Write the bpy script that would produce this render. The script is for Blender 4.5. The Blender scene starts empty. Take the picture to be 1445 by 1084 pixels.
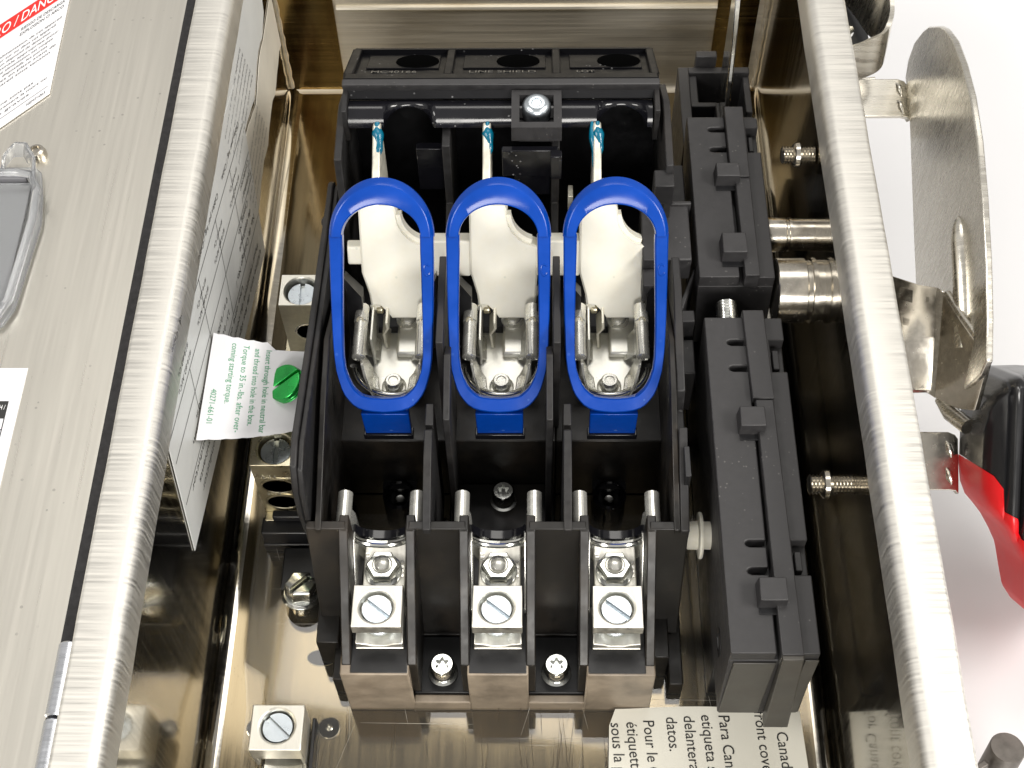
import bpy, bmesh, math, random
from mathutils import Vector, Matrix

# ------------------------------------------------------------------ scene, camera, light
S = bpy.context.scene
COL = S.collection
U = 0.001                                   # every number below is in millimetres
random.seed(7)

cam_d = bpy.data.cameras.new('camera'); cam = bpy.data.objects.new('camera', cam_d); COL.objects.link(cam)
right = Vector((0.99984669, 0.00951811, -0.01469714))
up = Vector((0.0, 0.83935662, 0.54358114))
back = Vector((0.01751001, -0.54349781, 0.83922794))
cam.matrix_world = Matrix(((right.x, up.x, back.x, 5.965*U), (right.y, up.y, back.y, -418.06*U),
                           (right.z, up.z, back.z, 419.61*U), (0, 0, 0, 1)))
cam_d.sensor_width = 36; cam_d.lens = 49.08; cam_d.clip_start = 0.01; cam_d.clip_end = 60
S.camera = cam

w = bpy.data.worlds.new('World'); S.world = w; w.use_nodes = True
bg = w.node_tree.nodes['Background']; bg.inputs[0].default_value = (1.0, 0.97, 0.93, 1); bg.inputs[1].default_value = 0.46

def area(name, loc, target, sx, sy, power, col=(1, 0.97, 0.92)):
    l = bpy.data.lights.new(name, 'AREA'); l.shape = 'RECTANGLE'; l.size = sx; l.size_y = sy; l.energy = power; l.color = col
    o = bpy.data.objects.new(name, l); COL.objects.link(o); o.location = loc
    o.rotation_euler = (Vector(target)-Vector(loc)).to_track_quat('-Z', 'Y').to_euler()
    return o
area('unseen_area_light', (0.1, 0.55, 1.7), (0, -0.15, 0), 1.0, 0.5, 6)  # overhead ceiling panel out of view, placed so upward steel reflects bright
area('unseen_area_light', (1.15, -0.55, 1.25), (0, -0.15, 0.03), 0.8, 0.4, 22)  # unseen lamp added on the right to light the left wall
area('unseen_area_light', (-1.15, -0.65, 1.35), (0, -0.15, 0.03), 0.8, 0.4, 13)  # weaker unseen lamp added on the left side
area('front_fill_light', (0.15, -1.75, 0.75), (0, -0.2, 0.03), 0.9, 0.45, 20)  # unseen low front lamp, added to lighten ledge fronts and arms

S.view_settings.view_transform = 'Standard'; S.view_settings.look = 'None'
S.view_settings.exposure = 0.2; S.view_settings.gamma = 1.0; S.view_settings.use_curve_mapping = False
S.cycles.max_bounces = 10; S.cycles.caustics_reflective = True; S.cycles.blur_glossy = 1.0; S.cycles.sample_clamp_indirect = 4.0; S.cycles.caustics_refractive = False

# ------------------------------------------------------------------ materials
MAT = {}
def mat(name, col, rough=0.5, metal=0.0, spec=0.5, coat=0.0, coat_rough=0.05, noise=None, rvar=0.0, cvar=0.0,
        bump=0.0, bscale=(300, 300, 300), stain=None, trans=0.0, sss=0.0, speck=0.0, speck_col=(0.02, 0.015, 0.01), speck_scale=900.0,
        aniso=0.0, grunge=0.0):
    m = bpy.data.materials.new(name); m.use_nodes = True; MAT[name] = m
    nt = m.node_tree; N = nt.nodes; L = nt.links
    p = N['Principled BSDF']
    p.inputs['Base Color'].default_value = (*col, 1); p.inputs['Roughness'].default_value = rough
    p.inputs['Metallic'].default_value = metal; p.inputs['Specular IOR Level'].default_value = spec
    p.inputs['Coat Weight'].default_value = coat; p.inputs['Coat Roughness'].default_value = coat_rough
    p.inputs['Transmission Weight'].default_value = trans
    if aniso: p.inputs['Anisotropic'].default_value = aniso
    if sss:
        p.inputs['Subsurface Weight'].default_value = sss; p.inputs['Subsurface Radius'].default_value = (0.002, 0.0017, 0.0012)
    tc = N.new('ShaderNodeTexCoord')
    def noise_tex(scale, detail=4.0, rough_=0.6):
        mp = N.new('ShaderNodeMapping'); mp.inputs['Scale'].default_value = scale
        L.new(tc.outputs['Object'], mp.inputs['Vector'])
        n = N.new('ShaderNodeTexNoise'); n.inputs['Scale'].default_value = 1.0; n.inputs['Detail'].default_value = detail
        n.inputs['Roughness'].default_value = rough_
        L.new(mp.outputs[0], n.inputs['Vector']); return n.outputs['Fac']
    def mapr(src, a, b, lo=0.3, hi=0.7):
        r = N.new('ShaderNodeMapRange'); r.inputs['From Min'].default_value = lo; r.inputs['From Max'].default_value = hi
        r.inputs['To Min'].default_value = a; r.inputs['To Max'].default_value = b; L.new(src, r.inputs['Value']); return r.outputs[0]
    def mix(fac, a, b, mode='MIX'):
        x = N.new('ShaderNodeMix'); x.data_type = 'RGBA'; x.blend_type = mode
        for sock, v in ((0, fac), (6, a), (7, b)):
            if isinstance(v, (int, float)): x.inputs[sock].default_value = v
            elif isinstance(v, tuple): x.inputs[sock].default_value = (*v, 1)
            else: L.new(v, x.inputs[sock])
        return x.outputs[2]
    colour = None
    nf = noise_tex(noise or bscale)
    if cvar:
        colour = mix(mapr(nf, 0, 1), tuple(c*(1-cvar) for c in col), tuple(min(1, c*(1+cvar)) for c in col))
    if grunge:
        g = noise_tex((38, 38, 38), 8, 0.68)
        colour = mix(mapr(g, 0, grunge, 0.45, 0.72), colour if colour else col, tuple(c*0.35 for c in col))
    if stain:                                   # (colour, scale vector, amount)
        s = noise_tex(stain[1], 5)
        colour = mix(mapr(s, 0, stain[2], 0.48, 0.66), colour if colour else col, stain[0])
    if speck:
        v = N.new('ShaderNodeTexVoronoi'); v.inputs['Scale'].default_value = speck_scale; L.new(tc.outputs['Object'], v.inputs['Vector'])
        sp = N.new('ShaderNodeMath'); sp.operation = 'LESS_THAN'; sp.inputs[1].default_value = 0.13; L.new(v.outputs['Distance'], sp.inputs[0])
        msk = mapr(noise_tex((60, 60, 60), 3), 0, 1, 0.52, 0.6)
        mm = N.new('ShaderNodeMath'); mm.operation = 'MULTIPLY'; L.new(sp.outputs[0], mm.inputs[0]); L.new(msk, mm.inputs[1])
        m2 = N.new('ShaderNodeMath'); m2.operation = 'MULTIPLY'; L.new(mm.outputs[0], m2.inputs[0]); m2.inputs[1].default_value = speck
        colour = mix(m2.outputs[0], colour if colour else col, speck_col)
    if colour: L.new(colour, p.inputs['Base Color'])
    if rvar:
        L.new(mapr(nf, max(0.02, rough-rvar), min(1, rough+rvar)), p.inputs['Roughness'])
    if bump:
        b = N.new('ShaderNodeBump'); b.inputs['Strength'].default_value = 1.0; b.inputs['Distance'].default_value = bump*U
        L.new(noise_tex(bscale, 3), b.inputs['Height']); L.new(b.outputs[0], p.inputs['Normal'])
    return m

mat('table_white', (0.66, 0.66, 0.675), 0.35, noise=(6, 6, 6), cvar=0.02, bump=0.01, bscale=(300, 300, 300))
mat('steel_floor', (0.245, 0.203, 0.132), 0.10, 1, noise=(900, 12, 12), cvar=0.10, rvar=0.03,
    stain=((0.145, 0.118, 0.078), (95, 5, 20), 0.7), speck=0.9)  # long streaks put streaky dark reflections into the floor colour
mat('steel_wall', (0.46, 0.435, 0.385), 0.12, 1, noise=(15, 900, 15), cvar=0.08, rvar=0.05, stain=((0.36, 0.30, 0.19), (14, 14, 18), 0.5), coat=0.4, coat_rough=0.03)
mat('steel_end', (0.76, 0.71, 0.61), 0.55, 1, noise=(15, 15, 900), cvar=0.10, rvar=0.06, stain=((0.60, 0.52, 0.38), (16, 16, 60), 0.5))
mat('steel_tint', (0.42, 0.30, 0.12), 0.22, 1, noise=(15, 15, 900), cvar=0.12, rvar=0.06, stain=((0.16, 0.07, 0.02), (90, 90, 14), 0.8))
mat('steel_rim', (0.76, 0.74, 0.69), 0.50, 1, noise=(30, 1300, 30), cvar=0.07, rvar=0.12, bump=0.0035, bscale=(30, 1300, 30))
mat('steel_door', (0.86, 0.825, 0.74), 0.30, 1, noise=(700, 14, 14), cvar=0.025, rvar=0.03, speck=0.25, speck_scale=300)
mat('steel_plate', (0.70, 0.67, 0.60), 0.27, 1, noise=(40, 900, 120), cvar=0.06, rvar=0.06, grunge=0.15)
mat('steel_nickel', (0.56, 0.525, 0.46), 0.22, 1, noise=(400, 400, 400), cvar=0.06, rvar=0.06, speck=0.6, speck_col=(0.9, 0.85, 0.75), speck_scale=1500)
mat('zinc', (0.74, 0.75, 0.72), 0.20, 1, noise=(250, 250, 250), cvar=0.14, rvar=0.10, bump=0.02, bscale=(400, 400, 400))
mat('zinc_worn', (0.88, 0.86, 0.79), 0.25, 0.75, noise=(160, 160, 160), cvar=0.18, rvar=0.10, bump=0.02, bscale=(300, 300, 300))
mat('tin', (0.78, 0.76, 0.69), 0.44, 1, noise=(500, 60, 500), cvar=0.09, rvar=0.10, bump=0.015, bscale=(700, 120, 700))
mat('tin_yellow', (0.70, 0.64, 0.47), 0.32, 1, noise=(200, 200, 200), cvar=0.15, rvar=0.10, bump=0.02, bscale=(300, 300, 300), grunge=0.4)
mat('screw_steel', (0.55, 0.60, 0.64), 0.30, 1, noise=(300, 300, 300), cvar=0.10, rvar=0.06, bump=0.01)
mat('spring_steel', (0.90, 0.88, 0.82), 0.24, 0.8, noise=(120, 120, 120), cvar=0.15, rvar=0.08)
mat('clip_steel', (0.92, 0.90, 0.83), 0.34, 0.8, noise=(110, 110, 110), cvar=0.12, rvar=0.08, grunge=0.2)
mat('blade_metal', (0.78, 0.75, 0.64), 0.45, 0.6, noise=(300, 300, 300), cvar=0.12, rvar=0.1, bump=0.03)
mat('grease', (0.0, 0.12, 0.20), 0.18, 0, bump=0.15, bscale=(700, 700, 700))
mat('black_matte', (0.024, 0.023, 0.024), 0.52, 0, noise=(350, 350, 350), cvar=0.25, rvar=0.08, bump=0.012, bscale=(1500, 1500, 1500), speck=0.35, speck_col=(0.2, 0.19, 0.18), speck_scale=500)
mat('black_wall', (0.015, 0.0145, 0.015), 0.50, 0, spec=0.4, noise=(350, 350, 350), cvar=0.3, rvar=0.08, bump=0.010, bscale=(1500, 1500, 1500), stain=((0.035, 0.029, 0.024), (40, 40, 40), 0.35))
mat('black_hole', (0.002, 0.002, 0.002), 1.0, 0, spec=0.0)
mat('black_base', (0.009, 0.008, 0.007), 0.42, 0, spec=0.4, noise=(120, 120, 120), cvar=0.35, rvar=0.12, bump=0.012, bscale=(1200, 1200, 1200), stain=((0.05, 0.038, 0.027), (55, 55, 40), 0.4))
mat('black_face', (0.045, 0.042, 0.036), 0.42, 0, noise=(90, 90, 90), cvar=0.3, rvar=0.1, bump=0.012, bscale=(900, 900, 900), stain=((0.07, 0.062, 0.05), (50, 50, 50), 0.5))
mat('ledge_haze_tan', (0.25, 0.205, 0.155), 0.40, 0, noise=(90, 90, 90), cvar=0.35, rvar=0.1, bump=0.014, bscale=(900, 900, 900), stain=((0.18, 0.14, 0.10), (45, 45, 60), 0.7))  # black plastic; the reflected tan haze is put into this colour
mat('black_deep', (0.007, 0.007, 0.008), 0.40, 0, noise=(200, 200, 200), cvar=0.3, rvar=0.08, bump=0.006, bscale=(1100, 1100, 1100))
mat('black_gloss', (0.006, 0.006, 0.008), 0.15, 0, noise=(160, 160, 160), rvar=0.06, bump=0.006, bscale=(600, 600, 600), speck=0.6, speck_col=(0.3, 0.3, 0.3), speck_scale=420)
mat('black_shield', (0.005, 0.005, 0.006), 0.34, 0, spec=0.07, noise=(160, 160, 160), rvar=0.06, speck=0.6, speck_col=(0.3, 0.3, 0.3), speck_scale=420)
mat('black_emboss', (0.04, 0.04, 0.04), 0.10, 0, spec=0.8)
mat('gasket', (0.018, 0.017, 0.018), 0.8, 0, noise=(500, 500, 500), cvar=0.5, bump=0.10, bscale=(900, 900, 900))
mat('blue', (0.001, 0.042, 0.29), 0.20, 0, spec=0.32, noise=(70, 70, 70), cvar=0.14, rvar=0.09, bump=0.010, bscale=(500, 500, 500), speck=0.35, speck_col=(0.10, 0.22, 0.55), speck_scale=260)
mat('nylon', (0.72, 0.70, 0.615), 0.50, 0, spec=0.3, noise=(60, 60, 60), cvar=0.05, rvar=0.08, bump=0.03, bscale=(160, 160, 160), sss=0.25, stain=((0.66, 0.62, 0.50), (70, 70, 70), 0.4), speck=0.3, speck_col=(0.35, 0.40, 0.36), speck_scale=300)
mat('paper', (0.66, 0.66, 0.68), 0.6, 0, noise=(80, 80, 80), cvar=0.03, bump=0.02, bscale=(200, 200, 200))
mat('paper_grey', (0.60, 0.61, 0.60), 0.42, 0, noise=(50, 50, 50), cvar=0.05, bump=0.02, bscale=(80, 80, 80))
mat('paper_tan', (0.60, 0.57, 0.50), 0.45, 0, noise=(40, 40, 40), cvar=0.10, bump=0.05, bscale=(60, 60, 60))
mat('paper_cream', (0.80, 0.78, 0.69), 0.5, 0, noise=(50, 50, 50), cvar=0.03, bump=0.03, bscale=(60, 60, 60))
mat('ink', (0.02, 0.02, 0.02), 0.6)
mat('ink_grey', (0.14, 0.14, 0.15), 0.6)
mat('ink_green', (0.02, 0.26, 0.11), 0.6)
mat('ink_red', (0.72, 0.02, 0.015), 0.5)
mat('ink_white', (0.85, 0.85, 0.85), 0.5)
mat('green_screw', (0.015, 0.36, 0.06), 0.22, 0.75, noise=(130, 130, 130), cvar=0.35, rvar=0.08, bump=0.03, bscale=(250, 250, 250), coat=0.5)
mat('red_plastic', (0.66, 0.006, 0.010), 0.34, 0, noise=(60, 60, 60), cvar=0.06, rvar=0.05)
mat('grip_black', (0.010, 0.010, 0.011), 0.20, 0, noise=(80, 80, 80), rvar=0.08, bump=0.008, bscale=(300, 300, 300))
mat('bright_metal', (0.82, 0.82, 0.78), 0.16, 1, noise=(300, 300, 300), rvar=0.08)
mat('hinge_metal', (0.66, 0.68, 0.72), 0.28, 1, noise=(30, 900, 30), rvar=0.08)
mat('mist_plastic', (0.93, 0.95, 0.98), 0.14, 0, trans=0.85, spec=0.5, noise=(40, 40, 40), rvar=0.06)

def clear_sheet():                              # scratched clear polycarbonate
    m = bpy.data.materials.new('clear_sheet'); m.use_nodes = True; MAT['clear_sheet'] = m
    nt = m.node_tree; N = nt.nodes; L = nt.links; N.clear()
    out = N.new('ShaderNodeOutputMaterial'); mx = N.new('ShaderNodeMixShader'); tr0 = N.new('ShaderNodeBsdfTransparent'); df = N.new('ShaderNodeBsdfDiffuse'); df.inputs[0].default_value = (.75, .73, .68, 1); tr = N.new('ShaderNodeMixShader'); tr.inputs[0].default_value = 0.02; L.new(tr0.outputs[0], tr.inputs[1]); L.new(df.outputs[0], tr.inputs[2])
    tr0.inputs[0].default_value = (0.90, 0.89, 0.86, 1)
    gl = N.new('ShaderNodeBsdfGlossy'); gl.inputs['Roughness'].default_value = 0.04; gl.inputs[0].default_value = (1, 1, 1, 1)
    fr = N.new('ShaderNodeFresnel'); fr.inputs[0].default_value = 1.58
    ge = N.new('ShaderNodeNewGeometry'); iv = N.new('ShaderNodeMath'); iv.operation = 'SUBTRACT'; iv.inputs[0].default_value = 1.0; L.new(ge.outputs['Backfacing'], iv.inputs[1])
    mu = N.new('ShaderNodeMath'); mu.operation = 'MULTIPLY'; bo = N.new('ShaderNodeMath'); bo.operation = 'MULTIPLY'; bo.inputs[1].default_value = 1.0; L.new(fr.outputs[0], bo.inputs[0]); L.new(bo.outputs[0], mu.inputs[0]); L.new(iv.outputs[0], mu.inputs[1])
    L.new(mu.outputs[0], mx.inputs[0]); L.new(tr.outputs[0], mx.inputs[1]); L.new(gl.outputs[0], mx.inputs[2])
    L.new(mx.outputs[0], out.inputs[0])
clear_sheet()
mat('scratch', (0.42, 0.40, 0.36), 0.5)
mat('steel_dark', (0.17, 0.155, 0.14), 0.42, 0.8, noise=(200, 200, 200), cvar=0.3, rvar=0.1, bump=0.02, bscale=(400, 400, 400))
mat('scuff', (0.06, 0.045, 0.03), 0.6)

# ------------------------------------------------------------------ mesh helpers
ORG = {}
def thing(name, label, cat, loc=(0, 0, 0), group=None):
    o = bpy.data.objects.new(name, None); COL.objects.link(o); o.location = Vector(loc)*U
    o.empty_display_size = 0.01
    o['label'] = label; o['category'] = cat
    if group: o['group'] = group
    ORG[o] = Vector(loc); return o
def bmn(): return bmesh.new()
def face(bm, pts, mi=0):
    f = bm.faces.new([bm.verts.new(Vector(p)) for p in pts]); f.material_index = mi; return f
def box(bm, x0, x1, y0, y1, z0, z1, mi=0):
    if x0 > x1: x0, x1 = x1, x0
    if y0 > y1: y0, y1 = y1, y0
    if z0 > z1: z0, z1 = z1, z0
    v = [bm.verts.new((x, y, z)) for x in (x0, x1) for y in (y0, y1) for z in (z0, z1)]
    for q in ((0, 1, 3, 2), (4, 6, 7, 5), (0, 4, 5, 1), (2, 3, 7, 6), (0, 2, 6, 4), (1, 5, 7, 3)):
        bm.faces.new([v[i] for i in q]).material_index = mi
def hexa(bm, b, t, mi=0):                        # 4 bottom + 4 top points
    v = [bm.verts.new(Vector(p)) for p in list(b)+list(t)]
    for q in ((3, 2, 1, 0), (4, 5, 6, 7), (0, 1, 5, 4), (1, 2, 6, 5), (2, 3, 7, 6), (3, 0, 4, 7)):
        bm.faces.new([v[i] for i in q]).material_index = mi
def loft(bm, loops, cap=True, closed=True, mi=0):
    R = [[bm.verts.new(Vector(p)) for p in lp] for lp in loops]
    n = len(R[0])
    for a, b in zip(R, R[1:]):
        for i in range(n if closed else n-1):
            j = (i+1) % n
            bm.faces.new((a[i], a[j], b[j], b[i])).material_index = mi
    if cap:
        bm.faces.new(R[0][::-1]).material_index = mi; bm.faces.new(R[-1]).material_index = mi
    return R
def prism_x(bm, yz, x0, x1, mi=0): loft(bm, [[(x0, y, z) for y, z in yz], [(x1, y, z) for y, z in yz]], mi=mi)
def prism_y(bm, xz, y0, y1, mi=0): loft(bm, [[(x, y0, z) for x, z in xz], [(x, y1, z) for x, z in xz]], mi=mi)
def prism_z(bm, xy, z0, z1, mi=0): loft(bm, [[(x, y, z0) for x, y in xy], [(x, y, z1) for x, y in xy]], mi=mi)
def frame_of(d):
    d = Vector(d).normalized(); a = Vector((0, 0, 1)) if abs(d.z) < 0.9 else Vector((1, 0, 0))
    u = d.cross(a).normalized(); return u, d.cross(u).normalized()
def ring_pts(c, d, r, n=24, ph=0.0):
    u, v = frame_of(d); c = Vector(c)
    return [c+u*r*math.cos(ph+2*math.pi*i/n)+v*r*math.sin(ph+2*math.pi*i/n) for i in range(n)]
def lathe(bm, c, d, prof, n=24, ph=0.0, mi=0, cap=True):   # prof: (radius, distance along d)
    d = Vector(d).normalized(); c = Vector(c)
    loft(bm, [ring_pts(c+d*h, d, max(r, 0.01), n, ph) for r, h in prof], cap=cap, mi=mi)
def tube(bm, pts, r, n=10, mi=0, cap=True):
    pts = [Vector(p) for p in pts]; loops = []; pu = None
    for i, p in enumerate(pts):
        d = (pts[min(i+1, len(pts)-1)]-pts[max(i-1, 0)]).normalized()
        if pu is None: u, v = frame_of(d)
        else:
            u = (pu-d*pu.dot(d)).normalized(); v = d.cross(u)
        pu = u; rr = r[i] if isinstance(r, (list, tuple)) else r
        loops.append([p+u*rr*math.cos(2*math.pi*k/n)+v*rr*math.sin(2*math.pi*k/n) for k in range(n)])
    loft(bm, loops, cap=cap, mi=mi)
def strip(bm, pts, wdir, wid, thick, mi=0):      # bent sheet: centre line pts, width along wdir
    pts = [Vector(p) for p in pts]; wd = Vector(wdir).normalized(); loops = []
    for i, p in enumerate(pts):
        d = (pts[min(i+1, len(pts)-1)]-pts[max(i-1, 0)]).normalized(); n = d.cross(wd).normalized()
        wi = wid[i] if isinstance(wid, (list, tuple)) else wid
        a = wd*wi/2; b = n*thick/2
        loops.append([p-a-b, p+a-b, p+a+b, p-a+b])
    loft(bm, loops, mi=mi)
def block_hole(bm, x0, x1, y0, y1, z0, z1, hx, hy, r, n=32, mi=0):   # block with a round well right through in z
    ang = sorted(set([round(2*math.pi*i/n, 6) for i in range(n)]+[round(math.atan2(y-hy, x-hx) % (2*math.pi), 6) for x in (x0, x1) for y in (y0, y1)]))
    def out(a):
        c, s = math.cos(a), math.sin(a); t = 1e9
        if c > 1e-9: t = min(t, (x1-hx)/c)
        if c < -1e-9: t = min(t, (x0-hx)/c)
        if s > 1e-9: t = min(t, (y1-hy)/s)
        if s < -1e-9: t = min(t, (y0-hy)/s)
        return hx+c*t, hy+s*t
    O = [out(a) for a in ang]; I = [(hx+r*math.cos(a), hy+r*math.sin(a)) for a in ang]; I2 = [(hx+(r+.5)*math.cos(a), hy+(r+.5)*math.sin(a)) for a in ang]
    loops = [[(x, y, z0) for x, y in O], [(x, y, z1) for x, y in O], [(x, y, z1) for x, y in I2], [(x, y, z1-.5) for x, y in I], [(x, y, z0) for x, y in I]]
    R = [[bm.verts.new(p) for p in lp] for lp in loops]; k = len(ang)
    for a, b in zip(R, R[1:]+R[:1]):
        for i in range(k):
            j = (i+1) % k; bm.faces.new((a[i], a[j], b[j], b[i])).material_index = mi
def slot_screw(bm, c, r, h, slot_w, slot_d, ang=0.0, d=(0, 0, 1), n=32, dome=0.0, mi=0):
    """flat slotted head: a disc with two raised half discs"""
    c = Vector(c); d = Vector(d).normalized(); u, v = frame_of(d)
    u2 = u*math.cos(ang)+v*math.sin(ang); v2 = d.cross(u2)
    lathe(bm, c, d, [(r, 0), (r, h-slot_d)], n, mi=mi)
    a0 = math.asin(min(.95, slot_w/2/r))
    for s in (0, 1):
        pts = []
        for i in range(n//2+1):
            a = a0+(math.pi-2*a0)*i/(n//2)+s*math.pi
            pts.append((r*math.cos(a), r*math.sin(a)))
        lo = [c+d*(h-slot_d)+u2*x+v2*y for x, y in pts]; hi = [c+d*h+u2*x*.96+v2*y*.96 for x, y in pts]
        loops = [lo, hi]
        if dome: loops.append([c+d*(h+dome)+u2*x*.72+v2*(y*.72+(.0)) for x, y in pts])
        loft(bm, loops, mi=mi)
def hex_nut(bm, c, R, h, hole, ph=0.0, d=(0, 0, 1), mi=0):
    lathe(bm, c, d, [(R*.93, 0), (R, .5), (R, h-.7), (R*.88, h)], 6, ph, mi=mi)
def part(name, bm, m, parent, bevel=0.0, seg=2, smooth=40, mats=None, loc=None):
    bmesh.ops.remove_doubles(bm, verts=bm.verts, dist=1e-4)
    bmesh.ops.recalc_face_normals(bm, faces=bm.faces)
    top = parent
    while top is not None and top not in ORG: top = top.parent
    org = ORG[top] if top is not None else Vector((0, 0, 0))
    for v in bm.verts: v.co = (v.co-org)*U
    me = bpy.data.meshes.new(name); bm.to_mesh(me); bm.free()
    for k in ([m]+(mats or [])): me.materials.append(MAT[k])
    if smooth:
        me.shade_smooth()
        try: me.set_sharp_from_angle(angle=math.radians(smooth))
        except Exception: pass
    o = bpy.data.objects.new(name, me); COL.objects.link(o)
    if parent is not None: o.parent = parent
    if bevel:
        b = o.modifiers.new('bevel', 'BEVEL'); b.width = bevel*U; b.segments = seg; b.limit_method = 'ANGLE'; b.angle_limit = math.radians(35)
        b.harden_normals = False
    return o
def copy_part(o, parent, d=(0, 0, 0)):
    c = o.copy(); COL.objects.link(c); c.parent = parent; c.location = o.location+Vector(d)*U
    for ch in list(o.children):
        g = ch.copy(); COL.objects.link(g); g.parent = c
    return c
def single(name, bm, m, label, cat, loc, bevel=0.0, group=None, mats=None, smooth=40, seg=2):
    """a thing that is one mesh, with its origin at loc"""
    for v in bm.verts: v.co -= Vector(loc)
    o = part(name, bm, m, None, bevel, seg, smooth, mats); o.location = Vector(loc)*U
    o['label'] = label; o['category'] = cat
    if group: o['group'] = group
    return o
TXT = {}
def text_mesh(s):
    if s not in TXT:
        c = bpy.data.curves.new('txt', 'FONT'); c.body = s; c.size = 1.0; c.resolution_u = 3
        o = bpy.data.objects.new('txt', c); COL.objects.link(o)
        dg = bpy.context.evaluated_depsgraph_get(); ev = o.evaluated_get(dg); me = ev.to_mesh()
        TXT[s] = ([tuple(v.co) for v in me.vertices], [tuple(p.vertices) for p in me.polygons])
        ev.to_mesh_clear(); bpy.data.objects.remove(o); bpy.data.curves.remove(c)
    return TXT[s]
def print_text(bm, s, org, ud, vd, size, mi, lift=0.12, sx=1.0, fit=None):
    """lay lettering as thin flat print on the plane org + u*ud + v*vd"""
    V, F = text_mesh(s); org = Vector(org); ud = Vector(ud).normalized(); vd = Vector(vd).normalized(); n = ud.cross(vd).normalized()
    if fit and V:
        wdt = max(v[0] for v in V); sx = fit/(wdt*size)
    vs = [bm.verts.new(org+ud*v[0]*size*sx+vd*v[1]*size+n*lift) for v in V]
    for f in F:
        try: bm.faces.new([vs[i] for i in f]).material_index = mi
        except ValueError: pass
def rect_on(bm, org, ud, vd, a0, a1, b0, b1, mi, lift=0.08):
    org = Vector(org); ud = Vector(ud).normalized(); vd = Vector(vd).normalized(); n = ud.cross(vd).normalized()
    face(bm, [org+ud*a+vd*b+n*lift for a, b in ((a0, b0), (a1, b0), (a1, b1), (a0, b1))], mi)
def arc(cx, cy, r, a0, a1, n):
    return [(cx+r*math.cos(math.radians(a0+(a1-a0)*i/n)), cy+r*math.sin(math.radians(a0+(a1-a0)*i/n))) for i in range(n+1)]
def torx_screw(bm, c, r, h, d=(0, 0, 1)):
    """round head with a six lobed socket and a flange washer"""
    c = Vector(c); d = Vector(d).normalized()
    lathe(bm, c, d, [(r*1.25, 0), (r*1.25, .7), (r*1.02, 1.0), (r, h-.6), (r*.86, h)], 28, cap=False)
    u, v = frame_of(d); n = 36
    lo = []; hi = []
    rim = []
    for i in range(n):
        a = 2*math.pi*i/n; rr = r*(.50+.12*math.cos(6*a))
        rim.append(c+d*h+u*r*.86*math.cos(a)+v*r*.86*math.sin(a))
        hi.append(c+d*h+u*rr*math.cos(a)+v*rr*math.sin(a)); lo.append(c+d*(h-1.6)+u*rr*.9*math.cos(a)+v*rr*.9*math.sin(a))
    loft(bm, [rim, hi, lo], cap=False); face(bm, lo)

# ------------------------------------------------------------------ the table
bm = bmn(); box(bm, -1500, 1500, -1500, 1500, -30, -8)
o = part('tabletop', bm, 'table_white', None); o['kind'] = 'structure'

# ------------------------------------------------------------------ the stainless enclosure
XL, XR, YN, YF, H = -96.0, 96.0, -475.0, 0.0, 100.0
enc = thing('switch_enclosure', 'open stainless steel enclosure box with rolled bright rim round the black switch', 'enclosure', (0, -170, -6))
bm = bmn(); box(bm, XL-1.5, XR+1.5, YN-1.5, YF+1.5, -2, 0)
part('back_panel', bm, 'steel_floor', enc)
def wall_profile(s):                              # side wall that bends into the floor with a small radius
    x = 96.0*s
    pr = [(x+1.5*s, 98), (x, 98), (x, 5)]
    pr += [(x-5*s+5*s*math.cos(math.radians(a)), 5+5*math.sin(math.radians(a))) for a in (-15, -30, -45, -60, -75)]
    pr += [(x-5*s, 0.05), (x-5*s, -1.0), (x+1.5*s, -1.0)]
    return pr
for s in (-1, 1):
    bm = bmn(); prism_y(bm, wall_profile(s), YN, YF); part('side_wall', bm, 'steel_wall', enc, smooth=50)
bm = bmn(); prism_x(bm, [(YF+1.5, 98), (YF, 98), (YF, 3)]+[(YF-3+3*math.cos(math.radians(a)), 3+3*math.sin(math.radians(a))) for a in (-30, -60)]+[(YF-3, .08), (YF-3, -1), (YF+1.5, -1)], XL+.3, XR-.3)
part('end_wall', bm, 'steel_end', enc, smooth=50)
bm = bmn(); box(bm, XL+.3, XR-.3, YN-1.4, YN, -1, 98); part('end_wall', bm, 'steel_end', enc)
# rolled rim, four runs
def rim_prof(s):
    a = 95.4; b = 108.2
    pts = [(a, 88)]+[(a, 96.6)]+[(a+.5, 98.2), (a+1.5, 99.4), (a+2.8, 99.95), (a+3.6, 100.05), (b-1.5, 100.15), (b-.7, 99.9), (b-.15, 99.1), (b, 97.5)]+[(b, 88), (b-1.5, 88), (b-1.5, 96), (b-2.4, 98.2), (a+3.5, 98.2), (a+1.5, 95.5), (a+1.5, 88)]
    return [(s*x, z) for x, z in pts]
for s in (-1, 1):
    bm = bmn(); pr = rim_prof(s); loops = []
    for k in range(49):
        y = 12+(YN-12-12)*k/48
        loops.append([(x+0.12*math.sin(k*1.7+s)*math.sin(k*.6), y, z+.03*math.sin(k*1.1)) for x, z in pr])
    loft(bm, loops); part('rim', bm, 'steel_rim', enc, smooth=45)
for y0, y1 in ((-.5, 12), (YN-12, YN+.5)):
    bm = bmn(); box(bm, -95.2, 95.2, y0, y1, 90, 100); part('rim', bm, 'steel_rim', enc, bevel=2.5, seg=3)
# weld beads in the far corners
for s in (-1, 1):
    bm = bmn(); tube(bm, [(s*95.2, -1.0, 2+z) for z in range(0, 92, 3)], [1.0+.25*math.sin(i*2.3) for i in range(31)], 8); part('weld_bead', bm, 'steel_end', enc)
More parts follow.
